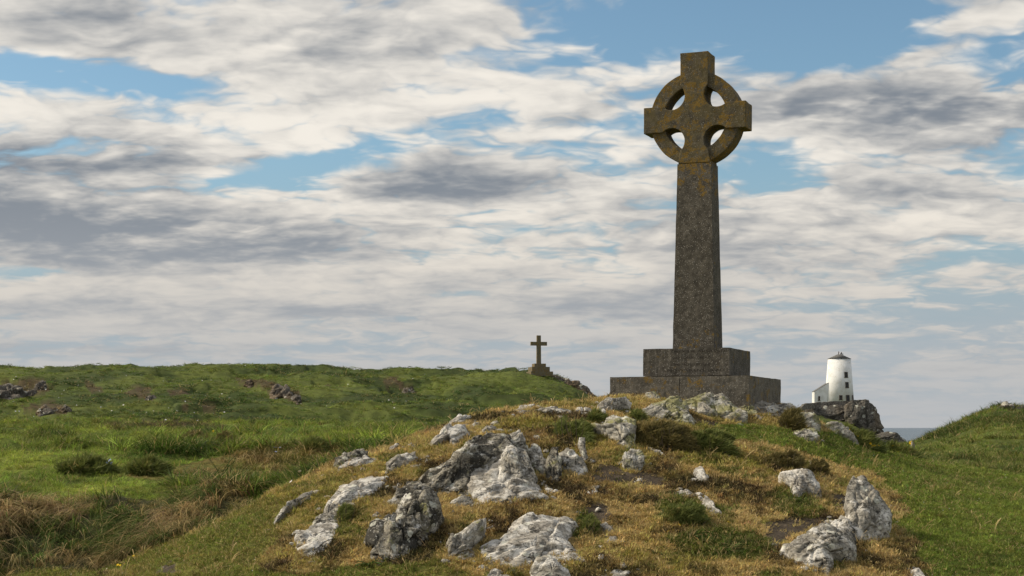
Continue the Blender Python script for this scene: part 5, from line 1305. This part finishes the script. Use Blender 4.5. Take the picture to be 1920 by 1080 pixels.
def flower_head(name, r, parent, mat='yellow', petals=6, cup=0.35):
    o = bpy.data.objects.new(name, flower_mesh('%s_flower' % mat, mat, petals, cup)); col.objects.link(o); o.parent = parent; o.scale = (r, r, r)
    return o
G3 = 'low wind-bent bushes on the knoll'
bush([(1188,828),(1192,806),(1205,798),(1240,800),(1275,808),(1300,820),(1300,846),(1260,850),(1220,842)], 'brown-tipped wind-bent bush below the big lichened rock', 'heather', 17000, 0.065, 0.0045, group=G3, name='heather_bush', wind=(0.7, 0))
bush([(1278,842),(1285,824),(1310,815),(1345,816),(1372,822),(1380,840),(1376,852),(1340,849),(1300,850)], 'dark green rounded bush beside the lawn below the cross', 'gorse', 16000, 0.06, 0.0045, group=G3, wind=(0.4, 0))
bush([(1024,818),(1035,800),(1060,788),(1090,790),(1110,802),(1116,826),(1100,834),(1085,822),(1060,818),(1042,826)], 'dark heather hummock over the crest of the knoll', 'gorse', 12000, 0.045, 0.004, tilt=66, front=0.25, group=G3, name='heather_bush')
bush([(1096,790),(1112,775),(1135,782),(1132,794),(1112,798)], 'small dark heather clump left of the lichened rock face', 'gorse', 3000, 0.07, 0.0045, group=G3, name='heather_bush')
bush([(1178,790),(1185,775),(1205,780),(1215,790),(1200,796)], 'tiny green gorse sprig right of the lichened rock face', 'gorse', 2200, 0.08, 0.0045, group=G3)
bush([(1425,872),(1435,858),(1470,850),(1505,858),(1515,872),(1500,882),(1465,880),(1440,880)], 'dark low heather behind the ribbed white rock', 'heather', 7000, 0.045, 0.004, group=G3, name='heather_bush')
bush([(1510,880),(1525,866),(1545,870),(1556,884),(1540,892),(1520,888)], 'rusty heather tuft right of the ribbed white rock', 'heather', 4500, 0.045, 0.004, group=G3, name='heather_bush')
bush([(1228,978),(1238,962),(1262,952),(1290,944),(1318,950),(1330,966),(1322,980),(1285,988),(1250,986)], 'dark green tussock of heather beside the broken white rocks', 'gorse', 8000, 0.04, 0.003, tilt=45, group=G3, name='heather_bush')
bush([(1092,1003),(1095,975),(1108,962),(1120,975),(1118,1000),(1105,1008)], 'small dark green bush at the right edge of the broad slab', 'gorse', 4000, 0.05, 0.003, group=G3)
bush([(633,985),(634,955),(645,944),(660,955),(655,975),(645,985)], 'small dark gorse growing over the rock spine', 'gorse', 3000, 0.045, 0.003, group=G3)
bush([(1458,805),(1470,780),(1495,778),(1500,798),(1510,808),(1490,812)], 'brown heather against the cracked rock group', 'heather', 5000, 0.10, 0.006, group=G3, name='heather_bush')
bush([(1525,833),(1535,823),(1560,824),(1585,815),(1615,822),(1640,836),(1660,846),(1650,856),(1610,848),(1570,840)], 'dark gorse strip with yellow flowers along the top of the lawn', 'gorse', 13000, 0.12, 0.007, group=G3, d=D(13.2),
     flowers=[(1527,822),(1534,821),(1539,819),(1550,819),(1599,824),(1598,838),(1591,806),(1597,811),(1602,815),(1608,818),(1633,834),(1636,837),(1632,832),(1640,836),(1648,836)])
bush([(1645,852),(1660,840),(1690,850),(1720,862),(1738,874),(1730,882),(1690,874),(1660,864)], 'lower gorse strip with scattered yellow flowers, nearer the post', 'gorse', 9000, 0.11, 0.007, group=G3, d=D(13.8),
     flowers=[(1670,853),(1674,849),(1688,852),(1674,836),(1684,848)])
G4 = 'dark bushes and foliage for shadowed tussock banks in the grassy hollow'
for pl, lab in (([(95,890),(105,876),(150,866),(200,870),(225,880),(200,894),(140,896)], 'low foliage for a dark shadowed tussock bank at the left of the hollow'), ([(235,888),(250,874),(290,868),(318,880),(300,892),(260,894)], 'foliage for a dark shadowed tussock bank beside the brown patch in the hollow'),  # this pair: foliage added in place of tussock banks lying in shadow
                ([(335,842),(345,820),(380,815),(400,830),(390,842),(360,846)], 'domed bush with tan side in the middle of the hollow'), ([(402,836),(408,822),(425,817),(440,826),(438,838),(420,842)], 'dark domed bush right of the tan sided one'),
                ([(572,845),(578,834),(595,831),(605,840),(598,848),(582,848)], 'small dark round bush left of the knoll edge')):
    bush(pl, lab, 'heather' if 'tan' in lab else 'gorse', 6000, 0.12, 0.010, group=G4, name='heather_bush')  # the first two are added foliage in place of shadowed tussock banks

# ------------------------------------------------------------------ flowers
def plant_flower(px, py, label, mat='yellow', r=0.014, h=0.06, petals=6, group=None, name='yellow_flower', heads=1):
    g = hit(px, py + 2); e = empty(name, g, rng.random() * 6); tag(e, label, 'flower', group)
    for i in range(heads):
        ox, oy = (rng.normal(0, 0.02), rng.normal(0, 0.02)) if heads > 1 else (0, 0); hh = h * rng.uniform(0.8, 1.1)
        bm = bmesh.new(); ring = []
        for z, rr in ((-0.01, 0.0022), (hh * 0.5, 0.0018), (hh, 0.0014)): ring.append([bm.verts.new((ox + rr * math.cos(t), oy + rr * math.sin(t), z)) for t in (0, 2.1, 4.2)])
        for s_ in (0, 1):
            for j in range(3): bm.faces.new((ring[s_][j], ring[s_][(j + 1) % 3], ring[s_ + 1][(j + 1) % 3], ring[s_ + 1][j]))
        bm_obj('stem', bm, M['leaf'], e)
        f = flower_head('flower_head', r, e, mat, petals); f.location = (ox, oy, hh); f.rotation_euler = (0.5 + rng.normal(0, 0.2), rng.normal(0, 0.3), rng.random() * 6)
G5 = 'yellow flowers dotted over knoll and bank'
for x, y, l, nh in ((1273, 992, 'yellow flower on the dry turf, left of the tallest pair', 1), (1253, 1004, 'lowest yellow flower on the dry turf', 1), (1318, 978, 'small yellow flower just below the green tussock', 1), (1368, 986, 'yellow flower furthest right on the dry turf', 2),
                    (1620, 902, 'yellow flower growing beside the pointed top of the rock ridge', 2), (665, 897, 'yellow flower beside the rock spine', 1), (418, 982, 'yellow flower by the white stone below the bank', 2),
                    (250, 1050, 'yellow flower cluster along the foot of the bank', 5), (226, 1066, 'yellow flower cluster at the bottom edge', 4), (307, 1026, 'small yellow flower higher along the foot of the bank', 2)):
    plant_flower(x, y, l, group=G5, heads=nh, r=0.017 if nh > 1 else 0.020)
for x, y, l in ((562, 903, 'white clover-like flower head at the left edge of the knoll'), (546, 918, 'second white flower head further down the left edge')):
    plant_flower(x, y, l, 'daisy', 0.024, 0.12, 9, 'white flowers at the left edge of the knoll', 'white_flower')
for x, y, l, nh in ((207, 902, 'pale blue flowers in the long grass above the bank', 6), (521, 878, 'pale blue flowers in long grass left of the rock spine', 4)):
    plant_flower(x, y, l, 'blue', 0.02, 0.30, 5, 'blue flowers in the hollow', 'blue_flower', heads=nh)
for x, y, l in ((400, 822, 'yellow flowers between the two domed bushes', ), (1708, 847, 'yellow flowers in the hollow near the post')):
    plant_flower(x, y, l, 'yellow', 0.035, 0.3, 6, 'yellow flowers in the low ground', 'yellow_flower', heads=7)
def rosette(px, py, label, r=0.09, n=9):
    g_ = hit(px, py); e = empty('plantain_rosette', g_, rng.random() * 6); tag(e, label, 'plant', 'broad-leaved rosettes in the turf')
    V, Q = [], []
    for s in range(7):
        q = s / 6; w = 0.13 * math.sin(math.pi * min(1, q * 0.9 + 0.1)) + 0.01; z = 0.55 * q - 0.5 * q * q
        V += [(q, -w, z + 0.05 * (s > 0)), (q, 0, z), (q, w, z + 0.05 * (s > 0))]
        if s: Q += [(3 * s - 3, 3 * s - 2, 3 * s + 1, 3 * s), (3 * s - 2, 3 * s - 1, 3 * s + 2, 3 * s + 1)]
    me = None
    for i in range(n):
        if me is None:
            o = np_mesh('leaf', np.array(V), np.array(Q), M['leaf'], e); me = o.data
            me.attributes.new('bvar', 'FLOAT', 'POINT').data.foreach_set('value', np.linspace(0.3, 0.7, len(V)).astype(np.float32))
        else:
            o = bpy.data.objects.new('leaf', me); col.objects.link(o); o.parent = e
        k_ = r * rng.uniform(0.6, 1.2); o.scale = (k_, k_, k_ * rng.uniform(0.6, 1.4)); o.rotation_euler = (0, rng.normal(0, 0.2), i * 2 * math.pi / n + rng.normal(0, 0.2)); o.location = (0, 0, 0.01)
rosette(690, 1062, 'green broad-leaved rosette below the dark knotted boulder', 0.17)
rosette(1300, 1008, 'green broad-leaved rosette below the yellow flowers on dry turf', 0.11)
rosette(1228, 1040, 'green broad-leaved rosette near the bottom edge of the dry turf', 0.10)
def daisies():
    c = bpy.data.collections.new('daisy')
    bm = bmesh.new(); ct = bm.verts.new((0, 0, 0.045)); rim = [bm.verts.new((0.009 * math.cos(t), 0.009 * math.sin(t), 0.048)) for t in np.linspace(0, 2 * math.pi, 9)[:-1]]
    for i in range(8): bm.faces.new((ct, rim[i], rim[(i + 1) % 8]))
    o = bm_obj('daisy_head', bm, M['daisy']); col.objects.unlink(o); c.objects.link(o)
    x, y = sample(3200, 15, 26, 1.0); z = height(x, y); k = terrain_kind(x, y, z)
    ok = (k['lawn'] | (k['strip'] & (rng.random(len(x)) < 0.7))) & (fbm(x * 0.8, y * 0.8, None, 2, 401) > -0.1)
    x, y, z = x[ok], y[ok], z[ok]; n = len(x)
    scatter('daisies', 'tiny white daisies sprinkled over lawn and verge', 'daisies', np.stack([x, y, z], 1), up_rot(n, 0.3), rng.uniform(0.4, 0.75, n), np.ones((n, 4)), c)
    x, y = sample(1500, 118, 230, 0.6); z = height(x, y); k = terrain_kind(x, y, z); ok = (fbm(x * 0.15, y * 0.15, None, 3, 403) > 0.22) & (k['px'] < 800)
    x, y, z = x[ok], y[ok], z[ok]; n = len(x)
    scatter('daisies', 'white flower specks on the far hillside', 'daisies', np.stack([x, y, z], 1), up_rot(n, 0.5), rng.uniform(5, 10, n), np.ones((n, 4)), c)
daisies()
